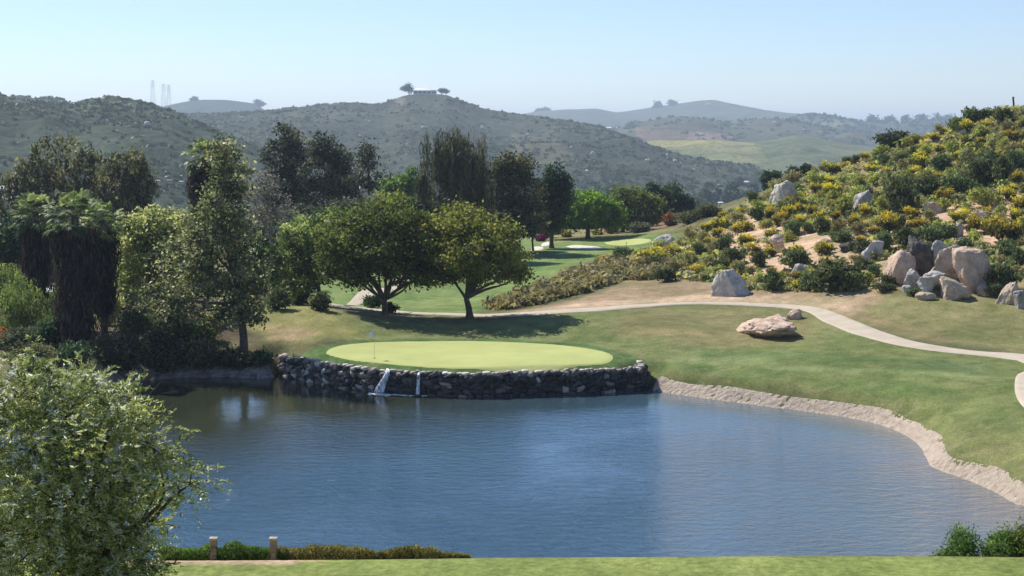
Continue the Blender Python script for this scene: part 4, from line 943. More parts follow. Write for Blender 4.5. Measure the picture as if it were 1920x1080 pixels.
# ------------------------------------------------------------------ boulders of the hill and lawn
PEAK = {1362: .62, 1436: .45, 1456: .4, 1472: .2, 1621: .6, 1641: .4, 1730: .15, 1828: -.35, 1895: .2}
def boulder(name, label, u, vt, vb, wpx, mat, seed, group=None, dy=.8, tilt=0, sink=.12, rough=.22, Y=None, ncut=9):
    b = G(u, vb - 2) if Y is None else np.array([(u - 960) / FPX * Y, Y, float(zg((u - 960) / FPX * Y, Y))])
    k = 1 / ppm(b[1]); rx = wpx / 2 * k * 1.04; h = (vb - vt) * k
    V, F = rockgeo(seed, 5 if wpx > 45 else 4, ncut, rough); V = V / np.abs(V).max(0); pk = PEAK.get(u, 0); V[:, :2] *= (1 - pk * np.clip(V[:, 2:], -.6, 1) * .6); V = V / np.abs(V).max(0)
    if pk >= 0: V[:, :2] *= np.where(V[:, 2:] < 0, np.minimum(1.7, .97 / np.sqrt(np.maximum(.05, 1 - V[:, 2:] ** 2))), 1)
    ca, sa = math.cos(tilt), math.sin(tilt)
    V = V * [rx, rx * dy, h * (.5 + sink)]; V[:, 2] = np.where(V[:, 2] < 0, V[:, 2] * 1.5, V[:, 2]); V = np.stack([V[:, 0] * ca - V[:, 2] * sa, V[:, 1], V[:, 0] * sa + V[:, 2] * ca], 1)
    V[:, 2] += h - V[:, 2].max()
    me = mesh(name, V, F, M[mat]); o = obj(name, me, None, b + [0, rx * dy * .35, 0]); return tag(o, label, 'boulder', group)
BO = 'granite boulders of the scrub hill'
for i, (u, vt, vb, w_, mt, dy, tilt, lab) in enumerate([
    (1472, 340, 378, 54, 'rock_white', .8, .1, 'pale rounded boulder alone high on the left skyline of the hill'),
    (1621, 358, 392, 36, 'rock_grey', .8, -.1, 'grey pointed boulder left of the big dark green shrub'),
    (1245, 441, 464, 44, 'rock_white', .7, .15, 'white boulder at the left foot of the hill beside the far green'),
    (1362, 506, 556, 86, 'rock_white', .75, .08, 'large triangular white boulder above the path'),
    (1436, 604, 632, 112, 'rock_pink', 1.9, .10, 'flat pinkish rock slab in the lawn below the path'),
    (1491, 581, 600, 34, 'rock_pink', .8, .1, 'small pink rock touching the path above the flat slab'),
    (1456, 592, 612, 66, 'rock_pink', 1.5, .1, 'upper ledge of the flat slab in the lawn'),
    (1690, 470, 534, 68, 'rock_pink', .8, 0, 'smooth pink block at the left of the boulder outcrop'),
    (1728, 443, 515, 50, 'rock_dark', .9, .1, 'tall blackened lichen covered rock in the middle of the outcrop'),
    (1764, 452, 512, 52, 'rock_grey', .8, -.3, 'grey rock behind the blackened one in the outcrop'),
    (1784, 460, 526, 60, 'rock_tan', .8, -.5, 'long leaning tan rock left of the big round boulder'),
    (1828, 465, 548, 72, 'rock_pink', .85, .15, 'biggest round pink boulder standing on a narrow foot'),
    (1752, 510, 552, 66, 'rock_grey', .8, -.4, 'grey slab at the foot of the outcrop below the blackened rock'),
    (1790, 520, 562, 76, 'rock_tan', .8, -.6, 'tan sloping slab under the big round boulder'),
    (1712, 505, 545, 36, 'rock_grey', .8, .3, 'wedge shaped grey rock between the pink block and the slab'),
    (1641, 453, 492, 36, 'rock_white', .7, -.8, 'pale leaning rock left of the pink block'),
    (1895, 530, 572, 50, 'rock_tan', .8, 0, 'rounded tan boulder at the right picture edge'),
    (1844, 536, 556, 24, 'rock_tan', .8, 0, 'small boulder right below the big round one'),
    (1735, 549, 564, 42, 'rock_tan', .6, -.1, 'low flat stone in the grass in front of the outcrop'),
    (1912, 545, 580, 30, 'rock_grey', .8, 0, 'dark edged boulder cut by the right picture edge'),
    (1795, 418, 446, 44, 'rock_grey', .8, .3, 'grey rock above the outcrop beside a yellow shrub'),
    (1750, 380, 402, 40, 'rock_pink', .6, -.3, 'low pink slab showing below the big dark shrubs'),
    (1505, 496, 518, 34, 'rock_grey', .7, -.4, 'pale stone showing between the two dark round bushes'),
    (1595, 455, 470, 40, 'rock_dark', .6, .2, 'dark purplish low rock in the earth slope'),
    (1806, 244, 256, 16, 'rock_white', .8, .1, 'tiny white stone high on the hill near the skyline'),
    (1700, 536, 552, 20, 'rock_white', .8, 0, 'small white stone at the foot of the pink block'),
    (1460, 440, 475, 34, 'rock_pink', .7, .2, 'pinkish rock left in the bare earth slope'),
    (1545, 448, 470, 34, 'rock_pink', .7, .2, 'pinkish rock in the middle of the bare earth slope'),
    (1850, 395, 415, 60, 'rock_pink', .6, -.2, 'broad pink slab under the yellow shrubs of the upper right slope'),
    (1905, 418, 434, 30, 'rock_grey', .7, 0, 'grey stone at the right edge below the yellow shrubs'),
    (1185, 508, 520, 16, 'rock_white', .7, 0, 'small pale stone among the grey scrub left of the berm'),
    (1210, 468, 482, 16, 'rock_white', .7, -.6, 'narrow white stone standing at the scrub edge near the far fairway'),
    (1290, 508, 522, 26, 'rock_tan', .7, 0, 'tan stone at the top of the bare berm')]):
    boulder('boulder', lab, u, vt, vb + (4 if u in (1436, 1456) else 0), w_, mt, 600 + i, BO, dy, tilt, Y=[None][0])
HILL_ROCKS = [(1472, 358), (1621, 375), (1245, 452), (1362, 532), (1690, 500), (1828, 505), (1895, 550), (1795, 432), (1595, 462), (1806, 250), (1505, 507), (1850, 405)]

# ------------------------------------------------------------------ scrub of the right hill
PROT = {}
def proto(kind, k):
    if (kind, k) in PROT: return PROT[kind, k]
    r = np.random.default_rng(hash((len(kind), ord(kind[0]), ord(kind[-1]), k)) % 9999)
    lb = []
    for i in range(6):
        a_ = r.uniform(0, 6.28); q = r.uniform(.0, .55); lb.append([math.cos(a_) * q * 1.3, math.sin(a_) * q, r.uniform(.2, .62), r.uniform(.22, .5), r.uniform(.22, .5), r.uniform(.16, .38)])
    nc = {'dark': 90, 'flower': 70}.get(kind, 70)
    V, F, T, cc = crown(lb, nc, 16, .085, .5, .13, 1000 + k, 0, .3, .3, .2)
    V[:, 2] = np.maximum(V[:, 2], 0)
    if kind == 'flower':       # blossom sits in the upper shell, green below
        zc = np.repeat(V[:, 2].reshape(-1, 4).mean(1), 4); T = np.clip((zc - .42) * 2.2 + (T - .45) * 1.6 + .35, 0, 1)
    mat = {'flower': 'flower', 'sage': 'sage', 'dark': 'sage_dark', 'lime': 'sage_lime'}[kind]
    fo = mesh('foliage', V, F, M[mat], tint=T, smooth=False)
    g = Geo()
    for _ in range(6): g.tube(bend([r.normal(0, .05), r.normal(0, .05), -.15], cc[r.integers(len(cc))], r, 4, .1), np.linspace(.03, .01, 4), 4)
    PROT[kind, k] = (fo, g.mesh('stem', M['bark'])); return PROT[kind, k]
NAMES = {'flower': ('flowering_shrub', 'yellow flowering shrub'), 'sage': ('sage_shrub', 'grey green sage shrub'), 'dark': ('scrub_bush', 'dark green bush'), 'lime': ('lime_shrub', 'lime green shrub')}
SH = []   # u, v base, width px, height px, kind
def S(kind, *a):
    for t_ in a: SH.append((*t_, kind))
S('flower', (1665, 438, 46, 44), (1712, 412, 30, 26), (1825, 438, 38, 38), (1880, 452, 60, 50), (1910, 395, 40, 34), (1890, 375, 40, 26), (1620, 408, 32, 28), (1600, 425, 28, 26), (1545, 430, 30, 26), (1500, 400, 30, 24), (1475, 415, 30, 34), (1460, 425, 24, 30), (1520, 405, 24, 22), (1535, 415, 24, 22), (1568, 412, 24, 22), (1395, 460, 44, 24), (1415, 480, 30, 26), (1380, 438, 24, 20), (1240, 488, 70, 26), (1200, 500, 50, 20), (1265, 480, 40, 20), (1300, 515, 50, 20), (1140, 492, 40, 16), (1450, 448, 26, 22), (1330, 432, 30, 20), (1345, 445, 24, 20), (1500, 425, 30, 24), (1100, 520, 20, 10), (1690, 402, 30, 24), (1750, 262, 36, 16), (1620, 300, 30, 16), (1585, 318, 26, 16), (1905, 345, 30, 26), (1870, 300, 30, 18), (1730, 300, 30, 22), (1795, 300, 28, 18), (1560, 345, 28, 16), (1530, 360, 28, 18), (1515, 345, 26, 14), (1850, 240, 30, 18), (1900, 262, 34, 20), (1445, 408, 26, 22), (1590, 395, 26, 20), (1560, 392, 26, 20), (1640, 440, 24, 20), (1900, 415, 26, 26), (1715, 330, 30, 20), (1660, 330, 26, 18), (1765, 285, 26, 16), (1840, 270, 26, 16))
S('dark', (1565, 545, 110, 66), (1490, 508, 70, 46), (1530, 540, 60, 40), (1440, 545, 60, 40), (1600, 545, 50, 40), (1680, 402, 90, 80), (1840, 345, 60, 50), (1790, 360, 60, 46), (1880, 340, 50, 50), (1905, 320, 50, 44), (1740, 365, 60, 40), (1700, 370, 60, 44), (1740, 455, 60, 44), (1700, 462, 60, 36), (1660, 470, 40, 40), (1780, 450, 50, 34), (1880, 545, 60, 56), (1860, 530, 40, 44), (1255, 528, 50, 26), (1385, 520, 40, 28), (1360, 470, 40, 34), (1375, 495, 40, 34), (1570, 455, 50, 34), (1540, 440, 40, 34), (1490, 440, 40, 30), (1600, 470, 30, 20), (1750, 545, 40, 24), (1720, 555, 34, 20), (1905, 500, 46, 36), (1880, 480, 40, 34), (1820, 232, 50, 34), (1790, 246, 40, 28), (1850, 222, 40, 26), (1890, 232, 40, 30), (1590, 312, 30, 20), (1605, 306, 26, 18), (1660, 310, 30, 24), (1350, 505, 34, 30), (1430, 500, 40, 30), (1310, 480, 34, 28), (1690, 430, 36, 30), (1640, 520, 30, 26), (1655, 545, 40, 22), (1860, 320, 60, 40), (1820, 325, 60, 40), (1765, 320, 60, 36), (1925, 440, 40, 40))
S('dark', (1745, 552, 40, 26), (1712, 540, 26, 20), (1775, 530, 24, 18), (1805, 560, 30, 18), (1868, 556, 36, 26), (1665, 535, 30, 30), (1765, 470, 30, 18))
S('lime', (1605, 385, 60, 44), (1580, 400, 50, 36), (1735, 292, 40, 24), (1715, 270, 40, 20), (1850, 385, 50, 36), (1770, 395, 40, 30), (1560, 380, 40, 26), (1540, 375, 34, 24), (1730, 345, 36, 30), (1785, 340, 34, 28), (1910, 300, 40, 26), (1700, 345, 34, 28), (1660, 395, 34, 30), (1365, 488, 30, 24), (1340, 515, 34, 20), (1640, 345, 34, 24), (1840, 300, 36, 24), (1880, 280, 36, 24), (1610, 350, 30, 22), (1500, 385, 30, 22))
HILLPOLY = [(1020, 552), (1120, 508), (1220, 478), (1290, 440), (1370, 400), (1450, 358), (1560, 318), (1660, 285), (1760, 250), (1810, 222), (1935, 204), (1935, 520), (1860, 528), (1780, 470), (1660, 480), (1640, 520), (1620, 545), (1400, 545), (1330, 530), (1200, 520), (1100, 545), (1040, 562)]
BARE = [np.array(b) for b in ([(1440, 470), (1520, 440), (1640, 440), (1640, 475), (1560, 500), (1500, 500), (1430, 510)], [(1730, 420), (1770, 395), (1900, 370), (1900, 395), (1820, 405), (1760, 425)], [(1400, 400), (1430, 420), (1480, 470), (1430, 470), (1395, 430)], [(1780, 420), (1860, 440), (1900, 455), (1840, 470), (1790, 450)])]
rr = np.random.default_rng(99)
hp = np.array(HILLPOLY)
tries = 0
while len(SH) < 292 and tries < 5000:
    tries += 1
    u, v = rr.uniform(1020, 1925), rr.uniform(208, 552)
    a_, b_ = np.array([u]), np.array([v])
    if not inpoly(a_, b_, hp)[0]: continue
    if any(inpoly(a_, b_, b)[0] for b in BARE) and rr.random() < .85: continue
    if any(abs(u - s_[0]) < .36 * s_[2] + 6 and abs(v - s_[1]) < 12 for s_ in SH): continue
    if u < 1330: kd = rr.choice(['sage', 'dark', 'flower'], p=[.62, .34, .04])
    else: kd = rr.choice(['sage', 'dark', 'flower', 'lime'], p=[.44, .20, .19, .17])
    w_ = rr.uniform(18, 46); SH.append((u, v, w_, w_ * rr.uniform(.5, .75), str(kd)))
LM = [('the skyline boulder', 1472, 378), ('the grey pointed boulder', 1621, 392), ('the hill foot boulder', 1245, 464), ('the triangular white boulder', 1362, 556), ('the pink block', 1690, 533), ('the biggest round boulder', 1828, 548), ('the right edge boulder', 1895, 572), ('the lone dark tree', 1672, 285), ('the dark round bushes', 1530, 540), ('the biggest dark bush', 1680, 402), ('the tiny white stone', 1806, 256), ('the broad pink slab', 1850, 415), ('the thin charred pole', 1902, 215), ('the dark purplish rock', 1595, 470), ('the short black stump', 1558, 385)]
def dirn(du, dv):
    return ['right of', 'below right of', 'below', 'below left of', 'left of', 'above left of', 'above', 'above right of'][int(round(math.atan2(dv, du) / (math.pi / 4))) % 8]
ORD = ['nearest', 'second', 'third', 'fourth', 'fifth', 'sixth', 'seventh', 'eighth', 'ninth', 'tenth', 'eleventh', 'twelfth', 'thirteenth', 'fourteenth', 'fifteenth']
buckets = {}
for i, (u, v, w_, h_, kd) in enumerate(SH):
    vc = v - h_ / 2; j = min(range(len(LM)), key=lambda q: (LM[q][1] - u) ** 2 + (LM[q][2] - vc) ** 2 * 2.2)
    buckets.setdefault((j, dirn(u - LM[j][1], vc - LM[j][2]), kd), []).append((math.hypot(u - LM[j][1], vc - LM[j][2]), i))
SLAB = {}
for (j, dr, kd), lst in buckets.items():
    lst.sort()
    for q, (_, i) in enumerate(lst):
        size_ = 'big' if SH[i][2] > 48 else ('small' if SH[i][2] < 26 else '')
        head = (size_ + ' ' + NAMES[kd][1]).strip()
        SLAB[i] = f"{head} {dr} {LM[j][0]}" + (f", {ORD[min(q, 14)]} of its kind" if len(lst) > 1 else '')
for i, (u, v, w_, h_, kd) in enumerate(SH):
    b = G(u, v); k = 1 / ppm(b[1]); fo, st = proto(kd, i % 5)
    nm_, _ = NAMES[kd]; o = D.objects.new(nm_, None); link(o); o.location = b
    rx, hz = w_ * k / 1.75 * rr.uniform(.9, 1.2), h_ * k / .92; o.scale = (rx, rx, hz); o.rotation_euler = (0, 0, rr.uniform(0, 6.28))
    f_ = D.objects.new('foliage', fo); link(f_, o); s_ = D.objects.new('stem', st); link(s_, o)
    tag(o, SLAB[i], 'shrub', NAMES[kd][1] + 's of the hill')

# the low scrub between them that nobody could count
def scatter(name, nt_, pts, sizes, mat, seed, leafn=9, label='', lsz=.3, hz=.6, tv=.2):
    r = np.random.default_rng(seed); m_ = len(pts)
    tc = np.clip(.45 + tv * r.normal(size=m_) + .2 * fbm2(pts[:, 0] / 6, pts[:, 1] / 6, 2, seed), 0, 1)
    d = r.normal(size=(m_, leafn, 3)); d /= np.linalg.norm(d, axis=2)[..., None]; d[..., 2] = np.abs(d[..., 2]) 
    p = (pts[:, None] + d * sizes[:, None, None] * np.array([1, 1, hz]) * r.uniform(.4, 1, (m_, leafn, 1))).reshape(-1, 3)
    V, F, T = leaves(p, d.reshape(-1, 3), np.repeat(sizes, leafn) * lsz, .6, r, np.clip(np.repeat(tc, leafn) + r.normal(0, .12, m_ * leafn), 0, 1), .45)
    return tag(obj(name, mesh(name, V, F, M[mat], tint=T, smooth=False)), label, 'scrub', kind='stuff')
def sample_hill(n_, seed, poly, bare=.9):
    r = np.random.default_rng(seed); hp_ = np.array(poly); out = []; sz = []
    u = r.uniform(hp_[:, 0].min(), hp_[:, 0].max(), n_ * 6); v = r.uniform(hp_[:, 1].min(), hp_[:, 1].max(), n_ * 6)
    ok = inpoly(u, v, hp_)
    for b in BARE: ok &= ~(inpoly(u, v, b) & (r.random(len(u)) < bare))
    u, v = u[ok][:n_], v[ok][:n_]
    return np.array([G(a_, b_) for a_, b_ in zip(u, v)])
WIDE = HILLPOLY[:10] + [(2040, 192), (2260, 190), (2260, 560), (2080, 560), (1990, 545)] + HILLPOLY[12:]
pts = np.vstack([sample_hill(6500, 5, HILLPOLY), sample_hill(9000, 55, WIDE)]); pts = pts[(np.arange(len(pts)) < 6500) | (proj(pts)[0] > 1930)]
pu, pv = proj(pts); dry = inpoly(pu, pv, np.array([(1330, 440), (1420, 400), (1500, 425), (1640, 415), (1760, 385), (1940, 360), (1940, 475), (1780, 450), (1660, 480), (1640, 520), (1500, 525), (1340, 522)], float)); pts = pts[~(dry & (RNG.random(len(pts)) < .72)) & (RNG.random(len(pts)) < .85)]; r = np.random.default_rng(1)
k1 = fbm2(pts[:, 0] / 9, pts[:, 1] / 9, 3, 77) + r.normal(.12, .35, len(pts)) + .25 * sm((pts[:, 2] - 11) / 6)
sz = r.uniform(.35, 1.15, len(pts))
scatter('hillside_scrub', 0, pts[k1 < -.1], sz[k1 < -.1], 'sage', 6, 16, 'low grey green scrub covering the right hillside')
mm = (k1 >= .12) & (k1 < .35); scatter('hillside_scrub', 0, pts[mm], sz[mm], 'sage_dark', 7, 16, 'low dark green scrub covering the right hillside')
mm = (k1 >= -.1) & (k1 < .12); scatter('dry_scrub', 0, pts[mm], sz[mm] * .8, 'straw', 26, 16, 'straw coloured dead brush between the shrubs of the right hillside')
mm = (k1 >= .35) & (k1 < .7); scatter('hillside_scrub', 0, pts[mm], sz[mm], 'sage_lime', 8, 16, 'low lime green scrub covering the right hillside')
mm = (k1 >= .7) & (pts[:, 0] > 22); scatter('hillside_scrub', 0, pts[mm], sz[mm] * .8, 'flower', 9, 14, 'low yellow flowered scrub covering the right hillside')
# the grey green strip of sage left of the berm
pts = sample_hill(1500, 15, [(915, 578), (960, 560), (1010, 540), (1100, 505), (1210, 476), (1250, 500), (1230, 525), (1170, 525), (1090, 550), (1000, 572), (940, 582)], 0)
scatter('sage_scrub', 0, pts, np.random.default_rng(3).uniform(.5, 1.3, len(pts)), 'sage', 16, 22, 'strip of grey green sage running down to the cart path', hz=1.0)
# lone tree and charred stumps on the hill
tree('hill_tree', 'lone dark wind shaped tree on the skyline of the scrub hill', 'tree', [(1660, 262, 14, 11), (1678, 258, 16, 12), (1692, 254, 10, 9), (1668, 270, 18, 8)], 252, 1672, 'dark', 150, 26, .2, seed=81, r0=.16, twigs=20)
def stump(label, u, vt, vb, wpx, seed, lean=0):
    b = G(u, vb); k = 1 / ppm(b[1]); h = (vb - vt) * k; r = np.random.default_rng(seed); g = Geo()
    q = np.array([[lean * h * t_ + r.normal(0, .02), r.normal(0, .02), h * t_ - .2 * (t_ == 0)] for t_ in np.linspace(0, 1, 8)])
    g.tube(q, np.linspace(1.2, .7, 8) * wpx * k / 2 * r.uniform(.85, 1.15, 8), 8)
    g.tube([q[6], q[6] + [wpx * k * .7, 0, h * .12]], [wpx * k * .2, wpx * k * .08], 6)
    return tag(g.build('charred_stump', M['charred'], loc=b), label, 'stump', 'charred stumps on the hill')
stump('thick black stump standing right below the lone dark tree', 1686, 264, 296, 7, 1)
stump('thin leaning charred pole at the top right skyline', 1902, 182, 212, 4, 2, -.12)
stump('short black stump left of the grey pointed boulder', 1559, 370, 388, 5, 3)
stump('shortest black stump under the pale round boulder', 1482, 374, 384, 4, 4)

# ------------------------------------------------------------------ distant hills
HAT = {}
def hill(name, crest, Yc, Yf, zf, base, dark, seed, rough=6, cov=.5, wl=90, patches=(), rows=70, back=1.6):
    cr = np.array(crest, float); us = np.arange(cr[0, 0], cr[-1, 0] + 1, 5.0); vc = np.interp(us, cr[:, 0], cr[:, 1])
    Yc = np.array(Yc) * HS if not np.isscalar(Yc) else Yc * HS; Yf = Yf * HS; zf = CH + HS * (zf - CH); wl = wl * HS; rough = rough * HS
    # smooth the surveyed crest a little
    ker = np.array([1, 2, 3, 2, 1.]) / 9; vc = np.convolve(np.pad(vc, 2, 'edge'), ker, 'valid')
    Yc = np.broadcast_to(Yc, us.shape) if np.isscalar(Yc) else np.interp(us, np.linspace(us[0], us[-1], len(Yc)), Yc)
    zc = np.array([P(u, v, Y)[2] for u, v, Y in zip(us, vc, Yc)])
    T_ = np.r_[np.linspace(0, 1, rows), 1 + np.linspace(0, 1, 14)[1:]]
    V = []
    for t_ in T_:
        if t_ <= 1: Y = Yf + (Yc - Yf) * t_; prof = math.sin(t_ * math.pi / 2) ** 1.1
        else: Y = Yc + (Yc - Yf) * (t_ - 1) * back; prof = np.cos((t_ - 1) * np.pi / 2) ** 1.2
        X = (us - 960) / FPX * Y
        if t_ <= 1: z = CH + Y * ((zf - CH) / Yf + ((zc - CH) / Yc - (zf - CH) / Yf) * prof)
        else: z = zf + (zc - zf) * prof
        env = math.sin(t_ * math.pi) ** 1.4 if t_ <= 1 else 0
        rg = 1 - 2 * np.abs(fbm2(X / wl + seed, Y / wl * .6, 4, seed) * .7)
        z = z + env * rough * rg + rough * .10 * fbm2(X / (wl * .12), Y / (wl * .12), 3, seed + 4) * (.15 + env)
        V.append(np.stack([X, Y, z], 1))
    V = np.stack(V); HAT[name] = V; Vf = V.reshape(-1, 3)
    nz = np.clip(.5 + fbm2(Vf[:, 0] / (wl * .8), Vf[:, 1] / (wl * .8), 4, seed + 2) * .5, 0, 1)[:, None]
    col = np.array(base) * nz + np.array(dark) * (1 - nz)
    pu, pv = proj(Vf)
    for poly_, cc, am in patches:
        w_ = (inpoly(pu, pv, np.array(poly_, float)) * am)[:, None]; col = col * (1 - w_) + np.array(cc) * w_
    me = mesh(name, Vf, gridfaces(len(T_), len(us)), M['hillfar'])
    at = me.attributes.new('col', 'FLOAT_COLOR', 'POINT'); c4 = np.ones((len(Vf), 4), np.float32); c4[:, :3] = col; at.data.foreach_set('color', c4.reshape(-1))
    return tag(obj(name, me), kind='structure')
def hillmat():
    m, t, out = newmat('hill_chaparral'); p = wpos(t); at = N(t, 'ShaderNodeAttribute', attribute_name='col')
    a1 = noise(t, .0175, 6, .65, p, .5); r = ramp(t, [(.35, (.62, .66, .6)), (.65, (1.3, 1.25, 1.2))]); L(t, a1.outputs[0], r.inputs[0])
    c = mixc(t, at.outputs['Color'], r.outputs[0], .9, 'MULTIPLY')
    a2 = noise(t, .11, 5, .7, p); r = ramp(t, [(.35, (.5, .55, .5)), (.62, (1.3, 1.3, 1.25))]); L(t, a2.outputs[0], r.inputs[0])
    c = mixc(t, c, r.outputs[0], .8, 'MULTIPLY')
    b = N(t, 'ShaderNodeBsdfPrincipled'); L(t, c, b.inputs['Base Color']); b.inputs['Roughness'].default_value = 1; b.inputs['Specular IOR Level'].default_value = .02
    bp = N(t, 'ShaderNodeBump'); bp.inputs['Strength'].default_value = .8; bp.inputs['Distance'].default_value = 6; L(t, a2.outputs[0], bp.inputs['Height']); L(t, bp.outputs[0], b.inputs['Normal'])
    L(t, b.outputs[0], out.inputs[0]); return m
M['hillfar'] = hillmat()
CHP = (.092, .116, .076); CHD = (.045, .060, .040)
hill('left_hill', [(-1500, 210), (-900, 160), (-400, 150), (-100, 160), (0, 172), (30, 186), (130, 197), (215, 183), (250, 188), (320, 205), (360, 225), (420, 250), (500, 285), (580, 330), (680, 375)], 680, 400, -8, CHP, CHD, 3, 5, wl=70)
hill('left_rear_hill', [(-1200, 170), (-300, 140), (0, 168), (22, 183), (45, 177), (75, 186), (105, 181), (140, 194), (220, 205), (400, 260)], 1000, 760, -5, CHP, CHD, 4, 5, wl=80)
hill('central_hill', [(60, 300), (200, 250), (330, 215), (440, 212), (520, 208), (600, 198), (660, 192), (715, 196), (745, 184), (768, 177), (835, 177), (870, 193), (910, 207), (980, 216), (1060, 228), (1130, 243), (1180, 262), (1240, 285), (1300, 303), (1400, 322), (1450, 340), (1520, 362), (1600, 372)], [1350, 1350, 1320, 1250, 1150, 1050], 640, -11, (.100, .112, .084), (.055, .067, .052), 5, 9, wl=150, rows=110,
     patches=[([(960, 250), (1050, 262), (1080, 300), (1010, 310), (950, 290)], (.20, .18, .12), .5), ([(740, 182), (760, 185), (758, 200), (745, 196)], (.3, .25, .2), .5)])
hill('hazy_left_ridge', [(180, 230), (310, 200), (345, 192), (385, 187), (430, 188), (480, 194), (500, 208), (620, 230)], 2600, 2000, -5, CHP, CHD, 6, 8, wl=260, rows=40)
hill('far_ridge', [(700, 240), (900, 222), (980, 216), (1010, 210), (1060, 206), (1115, 203), (1155, 211), (1230, 200), (1300, 190), (1335, 188), (1370, 195), (1440, 209), (1500, 216), (1560, 224), (1700, 236), (1900, 240), (2300, 250)], 3600, 2700, -10, (.13, .14, .085), CHD, 7, 14, wl=330, rows=50)
hill('wooded_ridge', [(1380, 260), (1440, 232), (1500, 217), (1560, 222), (1620, 228), (1700, 230), (1760, 228), (1850, 224), (2100, 215), (2500, 210)], 2700, 2200, -10, CHP, (.05, .065, .035), 8, 12, wl=200, rows=50,
     patches=[([(1480, 220), (1600, 226), (1600, 240), (1480, 236)], (.22, .24, .12), .5)])
hill('brown_hill', [(900, 300), (1080, 262), (1150, 243), (1190, 230), (1250, 221), (1310, 224), (1360, 232), (1400, 226), (1440, 221), (1480, 226), (1540, 240), (1600, 250), (1680, 262), (1850, 290), (2200, 300)], 2100, 1650, -10, (.13, .125, .08), (.075, .085, .05), 9, 9, wl=170, rows=60,
     patches=[([(1190, 240), (1330, 250), (1350, 266), (1200, 266)], (.26, .16, .12), .6), ([(1290, 248), (1370, 252), (1380, 262), (1290, 262)], (.34, .22, .19), .6)])
hill('field_hill', [(1000, 340), (1120, 300), (1195, 270), (1260, 263), (1330, 264), (1400, 268), (1440, 264), (1490, 252), (1530, 258), (1570, 268), (1640, 278), (1720, 285), (1900, 300), (2300, 310)], 1560, 1150, -11, (.16, .18, .085), (.10, .12, .06), 10, 7, wl=140, rows=60,
     patches=[([(1200, 262), (1400, 263), (1420, 272), (1230, 276)], (.36, .31, .12), .8), ([(1230, 276), (1420, 274), (1440, 300), (1380, 320), (1290, 300)], (.25, .25, .11), .7)])

# chaparral clumps standing on the nearer hills
def hill_scrub(name, nm, n_, smin, smax, mat, seed, label):
    V = HAT[nm]; r = np.random.default_rng(seed); R_, Cn = V.shape[0], V.shape[1]
    i = r.uniform(2, R_ - 14.5, n_); j = r.uniform(0, Cn - 1.01, n_); ii, jj = i.astype(int), j.astype(int); ti, tj = (i - ii)[:, None], (j - jj)[:, None]
    p = (V[ii, jj] * (1 - tj) + V[ii, jj + 1] * tj) * (1 - ti) + (V[ii + 1, jj] * (1 - tj) + V[ii + 1, jj + 1] * tj) * ti
    u, v = proj(p); k = (u > -100) & (u < 2020) & ~((np.abs(u - 797) < 60) & (v < 186) & (nm == 'central_hill')); p = p[k]
    k = fbm2(p[:, 0] / 80, p[:, 1] / 80, 3, seed) + r.normal(0, .4, len(p)) > -.2; p = p[k]
    return scatter(name, 0, p, HS * r.uniform(smin, smax, len(p)), mat, seed, 8, label, .55)
hill_scrub('hill_chaparral', 'left_hill', 11000, .7, 1.9, 'chap', 31, 'dark chaparral covering the left hill')
hill_scrub('hill_chaparral', 'central_hill', 11000, .8, 2.3, 'chap', 32, 'dark chaparral covering the central hill')
hill_scrub('hill_chaparral', 'left_rear_hill', 1800, .9, 2.2, 'chap', 33, 'chaparral covering the rear left hill')
hill_scrub('ridge_trees', 'wooded_ridge', 1600, 4, 9, 'dark_green', 34, 'far woods covering the hazy ridge on the right')
hill_scrub('ridge_trees', 'brown_hill', 1300, 3, 6, 'dark_green', 35, 'sparse trees dotting the brown hill')

def onhill(nm, u, v):
    V = HAT[nm].reshape(-1, 3); pu, pv = proj(V); q = (pu - u) ** 2 + (pv - v) ** 2 * 2; return V[np.argmin(q)]
WB = 'white boulders on the far hills'
wb = [('left_hill', [(200, 226, 7, 6), (278, 234, 9, 10), (290, 238, 7, 6), (165, 212, 6, 4), (49, 190, 5, 4), (220, 206, 8, 4), (245, 196, 6, 4), (66, 204, 5, 3)]),
      ('central_hill', [(745, 190, 7, 3), (752, 193, 6, 3), (693, 229, 7, 4), (793, 240, 7, 5), (905, 241, 9, 6), (910, 236, 6, 4), (452, 221, 8, 3), (672, 256, 6, 4), (1056, 237, 6, 4), (1073, 242, 5, 4), (991, 252, 6, 3), (1072, 277, 5, 4), (1078, 275, 5, 3), (1092, 278, 6, 4), (1102, 286, 6, 5), (1110, 288, 6, 6), (1118, 291, 6, 4), (1178, 285, 5, 4), (1190, 285, 8, 5), (1217, 301, 10, 4), (1250, 291, 5, 5), (1257, 293, 5, 5), (1252, 297, 4, 4), (1268, 302, 7, 5), (1275, 307, 5, 3), (1303, 320, 5, 4), (1098, 302, 8, 4), (1100, 322, 6, 3)]),
      ('brown_hill', [(1316, 254, 7, 5), (1452, 231, 6, 4), (1510, 246, 6, 7), (1538, 248, 4, 4), (1325, 197, 8, 3)]), ('far_ridge', [(1328, 197, 9, 3)]), ('wooded_ridge', [(1570, 266, 8, 4)])]
HL = {'left_hill': 'the near left hill', 'central_hill': 'the central hill', 'brown_hill': 'the brown far hill', 'far_ridge': 'the farthest ridge', 'wooded_ridge': 'the wooded far ridge'}
q_ = 0
